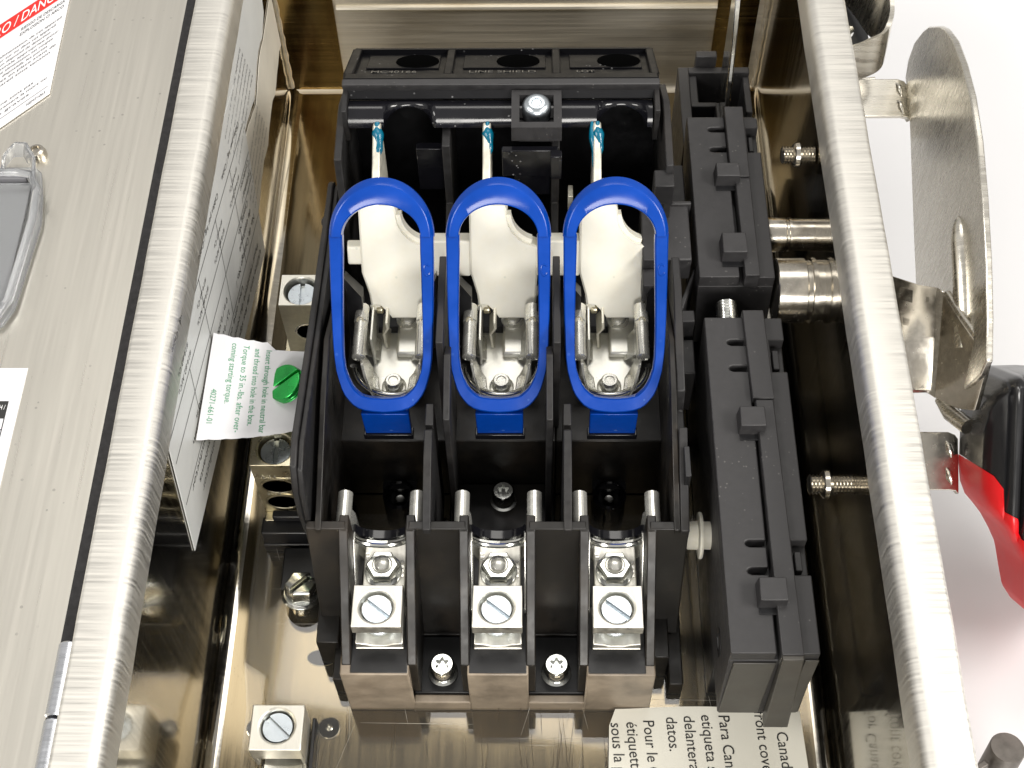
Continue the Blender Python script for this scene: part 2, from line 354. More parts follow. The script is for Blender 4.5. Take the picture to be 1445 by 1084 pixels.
# far wall crease; gold corner strips carry weld heat tint and painted wall reflection
bm = bmn(); strip(bm, [(-84, -.6, 0.5), (-84, -.6, 95)], (1, 0, 0), 22, 1.0); part('corner_tint', bm, 'steel_tint', enc)
bm = bmn(); strip(bm, [(84, -.6, 0.5), (84, -.6, 95)], (1, 0, 0), 16, 1.0); part('corner_tint', bm, 'steel_tint', enc)
bm = bmn(); tube(bm, [(-72, -.4, 44), (76, -.4, 44)], 1.2, 8); part('wall_crease', bm, 'steel_end', enc)
# dimples and rivets in the floor
def rivet(x, y, r=3.4):
    bm = bmn()
    lathe(bm, (x, y, 0.05), (0, 0, 1), [(r*1.06, 0), (r*1.04, .35), (r*.93, .5)], 24, cap=False)
    o = part('rivet', bm, 'steel_nickel', enc)
    bm = bmn(); lathe(bm, (x, y, 0.06), (0, 0, 1), [(r*.93, 0), (r*.9, .42), (.0, .44)], 24); part('socket', bm, 'black_hole', o)
    bm = bmn(); lathe(bm, (x, y, .2), (0, 0, 1), [(r*.36, 0), (r*.34, .7), (r*.2, 1.0), (0, 1.05)], 16); part('pin', bm, 'bright_metal', o)
def oval(rx, ry, z): return [(-62.3+rx*math.cos(2*math.pi*i/32), -250.2+ry*math.sin(2*math.pi*i/32), z) for i in range(32)]
bm = bmn(); loft(bm, [oval(4.9, 2.9, .02), oval(4.85, 2.85, .2), oval(4.65, 2.65, .2), oval(4.6, 2.6, .1)], cap=False); so = part('slot_hole', bm, 'tin_yellow', enc)
bm = bmn(); loft(bm, [oval(4.65, 2.65, .05), oval(4.6, 2.6, .14)]); part('slot_opening', bm, 'black_hole', so)
rivet(-58.1, -273.3); rivet(-80.5, -273.5, 3.2)
# wall studs with nuts, and the shafts through the right wall
def stud(y, z, x0=84.5):
    bm = bmn(); prof = []
    h = 0
    while x0+h < 96:
        prof += [(2.3, h), (2.95, h+.5)]; h += 1.0
    lathe(bm, (x0, y, z), (1, 0, 0), prof, 18); o = part('wall_stud', bm, 'steel_nickel', enc)
    bm = bmn(); lathe(bm, (x0+3.4, y, z), (1, 0, 0), [(3.0, 0), (4.1, .9), (4.2, 2.2), (3.0, 3.2)], 22); part('collar', bm, 'steel_nickel', o)
stud(-110.0, 80, 85.0); stud(-224.5, 68, 83.6)
# door-side hinge
for y0, y1 in ((-284, -303), (-303.8, -340)):
    bm = bmn(); lathe(bm, (-110.4, y0, 92.5), (0, -1, 0), [(2.6, 0), (3.0, .4), (3.0, y0-y1-.4), (2.6, y0-y1)], 24); part('hinge_knuckle', bm, 'hinge_metal', enc)

# latch on the outside of the right wall
lt = thing('door_latch', 'curled steel latch clip outside the far right wall of the enclosure', 'latch', (118, -40, 40))
bm = bmn()
crv = [(112, -30, 93), (117, -40, 92.6), (120.6, -51, 92), (123.2, -56, 90), (124.0, -62, 88), (123.2, -65.7, 86.4), (121.2, -68, 84.4), (117.2, -68.8, 82.4), (113.4, -69.5, 80.6), (107, -70, 79)]
def smooth_path(P, W, k=5):
    P = [Vector(p) for p in P]; out = []; ow = []
    for i in range(len(P)-1):
        p0, p1, p2, p3 = P[max(i-1, 0)], P[i], P[i+1], P[min(i+2, len(P)-1)]
        for j in range(k):
            t = j/k; out.append(.5*((2*p1)+(p2-p0)*t+(2*p0-5*p1+4*p2-p3)*t*t+(3*p1-p0-3*p2+p3)*t**3)); ow.append(W[i]+(W[i+1]-W[i])*t)
    return out+[P[-1]], ow+[W[-1]]
sp_, sw_ = smooth_path(crv, [26, 26, 24, 20, 17, 15, 14, 14, 14, 14])
strip(bm, sp_, (0.05, .35, 1), sw_, 1.5); part('hook', bm, 'steel_plate', lt, smooth=60)
bm = bmn(); hexa(bm, [(107, -70, 30), (116, -66, 30), (118, -20, 30), (107, -20, 30)], [(107, -64, 78), (121.5, -60, 76), (121, -20, 80), (107, -20, 80)]); part('body', bm, 'black_deep', lt, bevel=.8)
bm = bmn(); strip(bm, [(108, -57, 45), (126, -55.5, 45)], (0, -.1, 1), 34, 1.2); part('lower_plate', bm, 'steel_plate', lt, bevel=.3)
bm = bmn(); lathe(bm, (111.5, -60, 86), (.7, -.7, .3), [(2.2, 0), (2.2, .8), (1.6, 1.2)], 20); part('pivot_pin', bm, 'bright_metal', lt)

# ------------------------------------------------------------------ the opened door
door = thing('enclosure_door', 'opened stainless door lying left of the enclosure, black gasket along its edge', 'door', (-190, -180, 84))
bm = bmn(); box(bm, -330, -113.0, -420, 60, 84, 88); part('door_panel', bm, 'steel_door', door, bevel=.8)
bm = bmn(); prism_y(bm, [(-114.6, 88.05), (-114.3, 89.6), (-113.4, 90), (-109.6, 90), (-109.2, 88.05)], -400, 40); part('gasket', bm, 'gasket', door)
# warning card leaning on the door
bm = bmn()
A = Vector((-155.7, -45.3, 88.7)); B = Vector((-154.1, -89.8, 88.7)); E_ = Vector((-167.3, -105.0, 88.7))
vd = (A-B).normalized(); ud = (B-E_).normalized(); L_ = 46.0; nrm = Vector((0, 0, 1))
Hc = 78.0; bl0 = B-ud*L_
ring_ = [bl0, B, B+vd*Hc, bl0+vd*Hc]
hexa(bm, [p-nrm*.35 for p in ring_], ring_)
rect_on(bm, bl0, ud, vd, 0, L_-1.0, 48.5, 56.5, 2)
print_text(bm, 'PELIGRO / DANGER', bl0+vd*50.0, ud, vd, 7.0, 3, lift=.16, fit=L_-2.0)
for i, tx in enumerate(['RIESGO DE DESCARGA', 'EXPLOSION O ARCO']): print_text(bm, tx, bl0+ud*(L_-21)+vd*(44.8-i*2.6), ud, vd, 2.2, 1, fit=19)
body = ['Couper toute alimentation de cet appareil', 'avant de travailler sur ou dans cet appareil', 'Toujours utiliser un dispositif de detection', 'de tension nominale appropriee pour', 'confirmer que toute alimentation est coupee', 'Remettre tous les dispositifs, les portes', 'et les couvercles en place avant de', 'mettre cet appareil sous tension']
for i, tx in enumerate(body): print_text(bm, tx, bl0+ud*4+vd*(36.8-i*2.2), ud, vd, 1.7, 1, fit=L_-6-(i % 3)*2)
for i, tx in enumerate(['Si ces directives ne sont pas', 'respectees, cela entrainera la mort ou', 'des blessures graves.']): print_text(bm, tx, bl0+ud*4+vd*(11.0-i*2.3), ud, vd, 1.7, 1, fit=L_-13+(i == 1)*6)
rect_on(bm, bl0, ud, vd, 0, L_-1.5, 4.2, 4.4, 1)
print_text(bm, 'NEMT1063', bl0+ud*(L_-10)+vd*1.4, ud, vd, 1.7, 1)
part('warning_card', bm, 'paper', door, mats=['ink', 'ink_red', 'ink_white'], smooth=0)
# clear document pocket
pk = None
bm = bmn()
prism_z(bm, [(-200, -123), (-152, -123), (-149.6, -125), (-147, -136), (-145.6, -146), (-147.2, -178), (-149.5, -184), (-155, -187), (-200, -187)], 88.4, 90.0)
pk = part('document_pocket', bm, 'mist_plastic', door, bevel=.6)
bm = bmn()
tube(bm, [(-200, -129, 93), (-156, -129, 94), (-150, -130.5, 94.5), (-147.6, -136, 94), (-146.8, -147, 93.5), (-148.2, -177, 93), (-150.5, -182.5, 92.5), (-156, -185, 92), (-200, -185, 92)], 1.4, 10)
part('pocket_rim', bm, 'mist_plastic', pk)
bm = bmn(); hexa(bm, [(-200, -131, 90.3), (-150.6, -132, 90.3), (-150, -180, 90.3), (-200, -182, 90.3)], [(-200, -131, 92.2), (-150, -132, 93), (-149.4, -180, 92), (-200, -182, 92)]); part('pocket_window', bm, 'mist_plastic', pk, bevel=.5)
bm = bmn(); box(bm, -200, -152, -131.6, -130.4, 90.5, 94); part('pocket_lip', bm, 'ink_grey', pk, bevel=.2)
bm = bmn(); strip(bm, [(-148.5, -137, 94), (-150.5, -126, 94.5), (-154.5, -119.5, 94), (-158.5, -118.5, 93), (-161.5, -122, 91.5), (-161.5, -127, 90)], (.3, .3, 1), 5.5, 1.2); part('hanger_tab', bm, 'mist_plastic', pk, bevel=.5)
bm = bmn(); lathe(bm, (-152.8, -116.6, 88), (0, 0, 1), [(3.0, 0), (3.0, 1.2), (2.5, 2.6), (1.6, 2.9), (1.4, 2.1), (0, 2.0)], 24); part('pocket_screw', bm, 'steel_nickel', pk)
# rating label on the door
bm = bmn(); box(bm, -200, -139.8, -262, -198, 88.02, 88.18)
o3 = Vector((-200, -262, 88.15)); ux = Vector((1, 0, 0)); uy = Vector((0, 1, 0))
rect_on(bm, o3, ux, uy, 20, 57, 47, 52.8, 1); rect_on(bm, o3, ux, uy, 20, 57, 43.2, 43.5, 1); rect_on(bm, o3, ux, uy, 56.7, 57, 8, 47, 1)
print_text(bm, 'CATALOG NO. / SERIES H /', o3+ux*40+uy*50, ux, uy, 2.2, 2, lift=.12, fit=16.4)
print_text(bm, 'Enclosure type 4X', o3+ux*40+uy*47.8, ux, uy, 1.5, 2, lift=.12, fit=15)
part('rating_label', bm, 'paper', door, mats=['ink', 'ink_white'], smooth=0)

# ------------------------------------------------------------------ labels on the left wall
def wall_pt(y, z, x=-95.75): return Vector((x, y, z))
def wavy_label(name, label, poly, m, rows, inkname, group):
    bm = bmn(); face(bm, [(-95.8, y, z) for y, z in poly]); r = bmesh.ops.extrude_face_region(bm, geom=bm.faces[:])
    for g in r['geom']:
        if isinstance(g, bmesh.types.BMVert): g.co.x += .22
    for tx, y, z, size, fit in rows:
        print_text(bm, tx, (-95.58, y, z), (0, -1, 0), (0, 0, -1), size, 1, lift=.1, fit=fit)
    return single(name, bm, m, label, 'label', (-95.8, -50 if 'upper' in label else -160, 30), mats=[inkname], smooth=0, group=group)
random.seed(3)
edge = [(-4+(-97+4)*i/18, 28.2+1.2*math.sin(i*1.1)+.6*math.sin(i*2.3)) for i in range(19)]
gapa = [(-30+(-100+30)*i/14, 57+2.2*math.sin(i*.75)+(1.5 if i > 6 else 0)) for i in range(15)]
gapb = [(y+1, z-2.2-1.4*abs(math.sin(i*.33))) for i, (y, z) in enumerate(gapa)]
rows = []
for i in range(5):
    rows.append((('Torque wire connectors to', 'values marked on lug block', 'Serrer les connecteurs de fil', 'Apriete los conectores de', 'copper or aluminium wire')[i], -52-i*1.5, 33.5+i*4.1, 2.1, 40))
wavy_label('wall_label', 'tan copy for the mirror image of the wall label with wavy lower edge, low on the far left wall', edge+[(-97, 40)]+gapb[::-1]+[(-4, 55)], 'paper_tan', rows, 'ink_grey', None)  # tan piece models a reflection of the wall label as a sheet
rows = [(('Use wire sizes as marked', 'Neutral bonding conductor', 'Conductor neutro de enlace', 'Conducteur neutre de liaison', 'Install bonding screw here', 'Suitable for use as service')[i], -55-i*1.5, 63+i*4.0, 2.1, 42) for i in range(6)]
wavy_label('wall_label', 'grey instruction label tucked under the rim on the far left wall', gapa+[(-108, 75), (-108, 93), (-10, 93), (-20, 60)], 'paper_grey', rows, 'ink_grey', None)
# the large rotated label
c0 = wall_pt(-93.4, 9.6); vu = Vector((0, -140, 35.6)).normalized(); vv = Vector((0, vu.z, -vu.y))   # along text, across (towards rim)
if vv.z < 0: vv = -vv
bm = bmn(); n_ = Vector((1, 0, 0)); Lw = 146.0; Lh = 74.0
pts = [c0, c0+vu*Lw, c0+vu*Lw+vv*46, c0+vu*(Lw-26)+vv*Lh*.68, c0+vu*30+vv*Lh, c0+vv*Lh]
def z_ok(p):
    return Vector((p.x, p.y, min(p.z, 94)))
pts = [z_ok(p) for p in pts]
loft(bm, [[p-n_*.0 for p in pts], [p+n_*.25 for p in pts]])
base = c0+n_*.25
def wl(s, a, b, size, fit=None): print_text(bm, s, base+vu*a+vv*(b+2.0), vu, -vv, size, 1, lift=.1, fit=fit)
wl('Utilice uno de los siguientes cables para el conductor', 7, 5.0, 3.2, 120)
wl('Pour remettre du conducteur utiliser un des suivants', 10, 9.8, 3.2, 118)
wl('Use one of the following for conductor', 40, 14.6, 3.2, 96)
wl('No. de Catalogo No. /', 8, 21.5, 3.6, 40); wl('de catalogue', 12, 26.6, 3.6, 24)
wl('Catalog No.', 14, 31.8, 3.2, 20)
wl('Terminal /', 2, 37, 3.2, 19); wl('Conductor', 3, 41.3, 3.0, 18)
for k, (a, b) in enumerate(((62, 22), (62, 27), (92, 22), (92, 27), (118, 24))): wl(('2,5 / 0.002 po', '0 in / 0,500 po', 'in / 14-2/0', '0.2 in / 0,250 in', 'mm')[k], a, b, 3.0, (22, 24, 20, 26, 8)[k])
for k in range(4): wl('#14-#2 Al/Cu', 20+k*30, 46, 2.4, 18); wl('#14-#3 Cu', 21+k*30, 50, 2.4, 14)
for k in range(3): wl('Cables per lug / Cable', 8+k*42, 60, 2.6, 34)
for b in (18.2, 35.2, 44.5, 57): rect_on(bm, base, vu, -vv, 0.5, Lw-2 if b < 46 else Lw-34, -b, -b+.35, 1)
for a in (30, 58, 88, 114): rect_on(bm, base, vu, -vv, a, a+.35, -(57 if a < 110 else 44), -18.2, 1)
single('conductor_label', bm, 'paper_grey', 'grey printed conductor table label stuck askew on the left inner wall', 'label', (-95.8, -160, 20), mats=['ink'], smooth=0)

# ------------------------------------------------------------------ the fusible switch
XC = -5.4
POLES = (-35.0, 0.0, 35.0)
sw = thing('fusible_switch', 'black three pole fusible switch with metal fuse clips and lugs in the enclosure', 'switch', (XC, -170, 0))
def X(u): return XC+u

# base
bm = bmn()
box(bm, X(-56), X(57), -62, -146, 0.3, 14)
for k in POLES: box(bm, X(k-17.4), X(k+17.4), -146.02, -191, 0.3, 35.5)
box(bm, X(-17.4), X(17.4), -191.02, -214, 0.3, 7.4)
box(bm, X(-54), X(54), -214.02, -246, 0.3, 9)
part('base', bm, 'black_base', sw, bevel=.4)
# front ledge with recessed screw pads
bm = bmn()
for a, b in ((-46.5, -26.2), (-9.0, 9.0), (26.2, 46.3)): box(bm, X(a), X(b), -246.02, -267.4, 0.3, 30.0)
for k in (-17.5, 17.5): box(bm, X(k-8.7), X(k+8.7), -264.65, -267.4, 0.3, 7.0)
part('front_ledge', bm, 'ledge_haze_tan', sw, bevel=.5)
for k in (-17.5, 17.5):
    bm = bmn(); box(bm, X(k-8.6), X(k+8.6), -246.03, -264.6, 0.3, 8.0)
    pd = part('screw_pad', bm, 'black_deep', sw, bevel=.4)
    bm = bmn(); torx_screw(bm, (X(k), -258.2, 8.1), 3.7, 7.4); part('mounting_screw', bm, 'zinc', pd)
# small foot wedges left and right of the ledge
bm = bmn(); box(bm, X(-56.5), X(-49.5), -236, -252, .3, 17); box(bm, X(-51.2), X(-46.8), -244, -262, .3, 12); part('foot_bracket', bm, 'black_base', sw, bevel=.4)
bm = bmn(); box(bm, X(47), X(52), -240, -256, .3, 16); box(bm, X(52.1), X(56.5), -238, -262, .3, 9); part('foot_bracket', bm, 'black_base', sw, bevel=.4)
# outer side barriers with a double lip and a rounded far corner
prof = [(-222, 8), (-222, 20), (-228.5, 40), (-230.5, 60), (-229, 72), (-225, 79), (-217, 81.2), (-170, 74), (-118, 67.5)]+arc(-113, 60.5, 7, 100, 10, 5)+[(-106, 8)]
bm = bmn(); prism_x(bm, prof, X(-58.0), X(-56.1)); part('side_barrier', bm, 'black_wall', sw, bevel=.45)
bm = bmn(); prism_x(bm, [(y*1.0-.6, z-1.2 if z > 30 else z) for y, z in prof], X(-56.0), X(-54.4)); part('side_barrier', bm, 'black_wall', sw, bevel=.4)
bm = bmn(); lathe(bm, (X(-59.0), -121, 60), (-1, 0, 0), [(1.8, -1.2), (1.8, .4), (1.0, 1.1)], 14); part('detent_stud', bm, 'black_matte', sw)
rprof = [(-232, 9), (-234.5, 58), (-206, 69), (-205, 62), (-196, 62), (-194, 70), (-163, 78), (-150, 78), (-150, 9)]
bm = bmn(); prism_x(bm, rprof, X(53.0), X(55.6)); part('side_barrier', bm, 'black_wall', sw, bevel=.4)
bm = bmn(); box(bm, X(54.2), X(55.9), -212, -222, 58, 68.2); part('barrier_slot', bm, 'black_deep', sw, bevel=.2)
# inter-pole barriers: tall thin wall, then paired stepped walls, then the front barrier boxes
wal = []
for k in (-17.5, 17.5):
    bm = bmn(); prism_x(bm, [(-146, 8), (-146, 70), (-150.5, 79.2), (-183, 79.2), (-186, 36)], X(k-1.1), X(k+1.1)); part('pole_barrier', bm, 'black_wall', sw, bevel=.3)
    s = 1 if k < 0 else -1                        # walls of the middle pole
    bm = bmn(); prism_x(bm, [(-180, 36), (-180, 73), (-184.5, 75.2), (-203, 68), (-206, 8), (-191, 8)], X(k+s*1.2), X(k+s*3.2)); part('pole_barrier', bm, 'black_wall', sw, bevel=.3)
    bm = bmn(); prism_x(bm, [(-196, 8), (-196, 66), (-203.5, 66), (-203.5, 63.2), (-206, 67.3), (-215, 66.2), (-234.3, 58.2), (-234.3, 9)], X(k-s*4.2), X(k-s*1.8)); part('pole_barrier', bm, 'black_wall', sw, bevel=.3)
for k in (-52.0, 52.0):
    s = -1 if k < 0 else 1
    bm = bmn(); prism_x(bm, [(-146, 8), (-146, 60), (-178, 74), (-196, 71), (-234.3, 58.2), (-234.3, 9)], X(k-.9), X(k+.9)); part('pole_barrier', bm, 'black_base', sw, bevel=.3)
def barrier_box(a, b, la, lb, front=-246.0):
    """front wall between two lug channels with the cheek ribs that run to the ledge"""
    bm = bmn()
    hexa(bm, [(X(a), -243.4, 5), (X(b), -243.4, 5), (X(b), -246.0, 5), (X(a), -246.0, 5)], [(X(a), -231.2, 58), (X(b), -231.2, 58), (X(b), -233.8, 58), (X(a), -233.8, 58)])
    o = part('barrier_box', bm, 'black_base', sw, bevel=.35)
    for u, on in ((a, la), (b, lb)):
        if not on: continue
        s = 1 if u == a else -1
        bm = bmn(); prism_x(bm, [(-229, 9), (-229, 57.6), (-234.2, 57.8), (-264.5, 30.1), (-264.5, 9)], X(u+s*.15-s*1.0), X(u+s*1.9)); part('cheek_rib', bm, 'black_base', o, bevel=.35)
barrier_box(-55.6, -44.2, False, True)
barrier_box(-25.8, -9.2, True, True); barrier_box(9.2, 25.8, True, True); barrier_box(44.2, 55.4, True, False)
# channel floors in front of the lugs
bm = bmn()
for k in POLES: box(bm, X(k-8.4), X(k+8.4), -246.05, -266.9, 30.02, 30.4)
part('channel_floor', bm, 'black_deep', sw, bevel=.3)

# load terminals: plate, lug, screw, nut
def load_terminal():
    u = X(0)
    bm = bmn()
    hexa(bm, [(u-6.2, -226, 30.5), (u+6.6, -226, 30.5), (u+6.6, -246, 28.5), (u-6.2, -246, 28.5)], [(u-6.2, -226, 33), (u+6.6, -226, 33), (u+6.6, -246, 33), (u-6.2, -246, 33)])
    box(bm, u-7.2, u+7.2, -246, -259.6, 30.45, 31.2)
    t = part('load_terminal', bm, 'tin', sw, bevel=.4)
    bm = bmn(); block_hole(bm, u-7.3, u+7.3, -258.4, -245.2, 39.6, 44.2, u-.3, -251.9, 5.0)
    for q in (-1, 1): prism_x(bm, [(-247.2, 34.3), (-250.2, 39.5), (-245.3, 39.5), (-245.3, 34.3)], u+q*7.25-.0, u+q*6.0)
    part('lug_block', bm, 'tin', t, bevel=.25)
    bm = bmn(); slot_screw(bm, (u-.3, -251.9, 37.5), 4.5, 4.7, 1.5, 1.6, math.radians(52)); lathe(bm, (u-.3, -252.6, 32.6), (0, 0, 1), [(2.6, 0), (4.3, 1.2), (4.3, 2.4), (3.9, 2.8), (4.3, 3.2), (4.3, 4.4)], 24); part('lug_screw', bm, 'screw_steel', t)
    bm = bmn(); prism_y(bm, [(u-7.0, 31.25), (u+7.0, 31.25), (u+7.0, 34.2), (u+4, 33.4), (u+2, 32.4), (u-2, 32.4), (u-4, 33.4), (u-7.0, 34.2)], -245.5, -259.4); part('wire_saddle', bm, 'tin', t, bevel=.3)
    bm = bmn(); lathe(bm, (u-.1, -235.6, 33.05), (0, 0, 1), [(5.7, 0), (5.7, .5), (5.3, .8)], 28); hex_nut(bm, (u-.1, -235.6, 33.8), 5.1, 4.2, 2.4, math.radians(30)); part('nut', bm, 'zinc', t)
    bm = bmn(); lathe(bm, (u-.1, -235.6, 38.0), (0, 0, 1), [(3.1, 0), (2.9, .3), (2.7, .1), (2.35, .1), (2.35, 1.0), (1.9, 1.4), (0, 1.5)], 24); part('stud_end', bm, 'zinc_worn', t)
    bm = bmn()                                   # thin side arms of the clip running down the channel
    for q in (-1, 1): prism_x(bm, [(-226, 24), (-226, 46), (-232, 47), (-241, 36), (-248, 33), (-248, 24)], u+q*7.7, u+q*8.3)
    part('side_arm', bm, 'spring_steel', t, bevel=.2)
    # stamped ribs beside the nut
    bm = bmn()
    for i in range(4): box(bm, u-5.8+.2*i, u-4.7+.2*i, -229.3-i*1.1, -229.9-i*1.1, 33, 33.25)
    for i in range(4): box(bm, u+5.0, u+6.0, -232.0-i*1.5, -232.9-i*1.5, 33, 33.25)
    part('stamp_marks', bm, 'zinc_worn', t)
    return t
lt0 = load_terminal()
for k in POLES:
    if k == 0: continue
    copy_part(lt0, sw, (k, 0, 0))

# fuse clips (lower and upper)
def roll(bm, x, y0, y1, z, r, n=14):
    lathe(bm, (x, y0, z), (0, -1, 0), [(r*.72, 0), (r, .35), (r, abs(y1-y0)-.3), (r*.8, abs(y1-y0))], n)
def lower_clip():
    u = X(0); bm = bmn()
    for q in (-1, 1):
        strip(bm, [(u+q*10.6, -226, 49.8), (u+q*8.8, -226, 44), (u+q*8.6, -226, 36), (u+q*6.5, -226, 30), (u, -226, 28.5)], (0, 1, 0), 9, .7)
    c = part('fuse_clip', bm, 'spring_steel', sw)
    for q in (-1, 1):
        bm = bmn(); roll(bm, u+q*10.8, -218.2, -231.0, 51.2, 2.25); part('rolled_end', bm, 'zinc_worn', c)
    bm = bmn(); tube(bm, [(u+8.2*math.sin(a), -231.4, 46.5-5.6*math.cos(a)*1.0+1.2) for a in [math.radians(-78+156*i/20) for i in range(21)]], .8, 8); part('spring_wire', bm, 'bright_metal', c)
    bm = bmn(); strip(bm, [(u+8.6*math.sin(a), -227.8, 47.6-6.0*math.cos(a)) for a in [math.radians(-80+160*i/20) for i in range(21)]], (0, 1, 0), 2.6, 1.6); part('backing_band', bm, 'black_gloss', c)
    return c
lc0 = lower_clip()
for k in POLES:
    if k: copy_part(lc0, sw, (k, 0, 0))

def upper_clip():
    u = X(0); bm = bmn()
    # pan with a round front
    pan = [(u-9.8, -150), (u+9.8, -150)]+[(u+9.8*math.cos(a), -168-9.2*math.sin(a)) for a in [math.radians(180*i/16) for i in range(17)]]
    prism_z(bm, pan, 36.4, 37.4)
    c = part('fuse_clip', bm, 'clip_steel', sw, bevel=.3)
    bm = bmn(); box(bm, u+.2, u+9.6, -139, -160.5, 37.45, 40.2); part('raised_step', bm, 'clip_steel', c, bevel=.9, seg=3)
    for q in (-1, 1):
        bm = bmn()
        strip(bm, [(u+q*9.9, -159.5, 53), (u+q*9.0, -159.5, 49), (u+q*8.6, -158, 43), (u+q*5.4, -157.6, 38.2)], (0, 1, 0), [17, 15, 10, 8], .8)
        part('spring_arm', bm, 'spring_steel', c)
        bm = bmn(); roll(bm, u+q*10.0, -151.4, -158.2, 54.4, 2.3); roll(bm, u+q*10.0, -158.0, -171.6, 54.2, 2.15); part('rolled_end', bm, 'zinc_worn', c)
        bm = bmn(); lathe(bm, (u+q*10.1, -158.2, 56.0), (0, -.55, .83), [(1.2, -.4), (1.15, .45), (.7, .5), (.65, 0), (0, -.05)], 14); part('crimp_mark', bm, 'tin_yellow', c)
        # hooked tongue at the front of each arm
        bm = bmn(); strip(bm, [(u+q*9.6, -169.5, 51.5), (u+q*9.0, -169.8, 47), (u+q*8.0, -170.4, 42.5), (u+q*6.8, -171.2, 39.4), (u+q*5.6, -172.0, 38.5), (u+q*4.9, -172.4, 39.6)], (q*.12, 1, .05), [5, 9, 11.5, 11.5, 10, 6], .8); part('tongue', bm, 'spring_steel', c, bevel=.2, smooth=60)
    bm = bmn(); tube(bm, [(u+12.0*math.sin(a), -169.0-3.6*math.cos(a)-3.0, 49.0-10.4*math.cos(a)) for a in [math.radians(-95+190*i/28) for i in range(29)]], 1.15, 10); part('spring_wire', bm, 'bright_metal', c)
    bm = bmn(); tube(bm, [(u+11.4*math.sin(a), -169.6-3.4*math.cos(a)-2.6, 47.5-10.0*math.cos(a)) for a in [math.radians(-95+190*i/28) for i in range(29)]], .7, 8); part('spring_band', bm, 'black_gloss', c)
    bm = bmn(); lathe(bm, (u, -171.8, 37.4), (0, 0, 1), [(4.0, 0), (4.0, .5), (3.1, .9), (2.9, 1.8), (3.0, 2.0), (2.8, 3.9), (2.3, 4.5), (1.6, 4.5), (1.4, 4.1), (0, 4.1)], 26); part('clip_screw', bm, 'zinc_worn', c)
    bm = bmn(); lathe(bm, (u+3.4, -146.8, 40.2), (0, 0, 1), [(3.8, 0), (3.8, .5), (2.8, .8), (2.6, 2.4), (1.8, 3.0), (0, 3)], 24); part('clip_screw', bm, 'zinc_worn', c)
    # stationary contact: kinked upright sheet
    bm = bmn()
    pl = [(u-2.2, 52), (u-2.0, 48.5), (u-3.6, 45.5), (u-3.2, 38), (u-2.6, 37.5)]
    loops = [[(x-.45, y, z) for x, z in pl]+[(x+.45, y, z) for x, z in pl[::-1]] for y in (-148.5, -156.5)]
    loft(bm, loops); part('contact_blade', bm, 'blade_metal', c, bevel=.2)
    bm = bmn(); box(bm, u-7.2, u-6.4, -146, -163, 37.4, 52); part('contact_cheek', bm, 'clip_steel', c, bevel=.2)
    bm = bmn(); lathe(bm, (u-5.9, -149, 49.5), (1, 0, 0), [(1.3, 0), (1.6, .4), (1.6, 1.8), (1.2, 2.2)], 14); part('contact_rivet', bm, 'tin_yellow', c)
    return c
uc0 = upper_clip()
for k in POLES:
    if k: copy_part(uc0, sw, (k, 0, 0))
# slot lip under each fuse puller
for k in POLES:
    bm = bmn(); box(bm, X(k-7.8), X(k+7.8), -191.1, -194.2, 41.8, 44.4); part('slot_lip', bm, 'black_gloss', sw, bevel=.3)
# ring bosses / screws behind the lower clips
for k in (-35.0, 35.0):
    bm = bmn()
    n = 28
    lathe(bm, (X(k+.6), -196.0, 0.3), (0, 0, 1), [(5.6, 0), (5.6, 8.5), (4.7, 9.2), (4.0, 8.6), (3.8, 3), (0, 3)], n)
    box(bm, X(k-5), X(k+6.2), -190.9, -194, .3, 9.0)
    b = part('screw_boss', bm, 'black_gloss', sw)
    bm = bmn(); lathe(bm, (X(k+.6), -196.0, 3.05), (0, 0, 1), [(2.4, 0), (2.4, 1.6), (1.5, 2.6), (.9, 2.4), (0, 2.4)], 20); part('boss_screw', bm, 'bright_metal', b)
bm = bmn(); torx_screw(bm, (X(0.4), -197.5, 7.5), 3.6, 7.0); part('mounting_screw', bm, 'zinc', sw)
# dark cavity floor walls at the far end
bm = bmn(); box(bm, X(-51.5), X(53), -82, -86, 8, 84); box(bm, X(-51.5), X(53), -86, -146, 8, 30)
part('cavity_wall', bm, 'black_deep', sw)
bm = bmn(); prism_x(bm, [(-82, 10), (-82, 84), (-97, 90.8), (-101, 91), (-120, 89.5), (-126, 60), (-126, 10)], X(-52.6), X(-50.2)); part('cavity_side', bm, 'black_wall', sw, bevel=.4)
bm = bmn(); prism_x(bm, [(-82, 10), (-82, 84), (-97, 92), (-101, 92.4), (-124, 91), (-128, 76), (-128, 10)], X(51.8), X(54.2)); box(bm, X(48.2), X(54.4), -123.2, -130, 79, 88); part('cavity_side', bm, 'black_wall', sw, bevel=.4)
for k, za in ((-17.5, 88.5), (17.5, 87.5)):
    bm = bmn(); prism_x(bm, [(-88, 30), (-88, 88), (-101, za), (-113.5, za), (-114.5, 62), (-146, 56), (-146, 30)], X(k-1.3), X(k+1.3)); part('cavity_divider', bm, 'black_wall', sw, bevel=.35)
bm = bmn(); box(bm, X(-28), X(-19), -104, -107, 60, 80); part('arc_chute', bm, 'black_gloss', sw, bevel=.3)
bm = bmn(); box(bm, X(4), X(16), -108, -111, 62, 82); part('arc_chute', bm, 'black_gloss', sw, bevel=.3)
# bright slivers of contact metal deep in the cavity
for k, du in ((-35, 5.0), (0, 3.6), (35, -8.2)):
    bm = bmn(); box(bm, X(k+du-4.3-.7), X(k+du-4.3+.9), -112, -117, 60, 68); part('stationary_contact', bm, 'blade_metal', sw, bevel=.2)
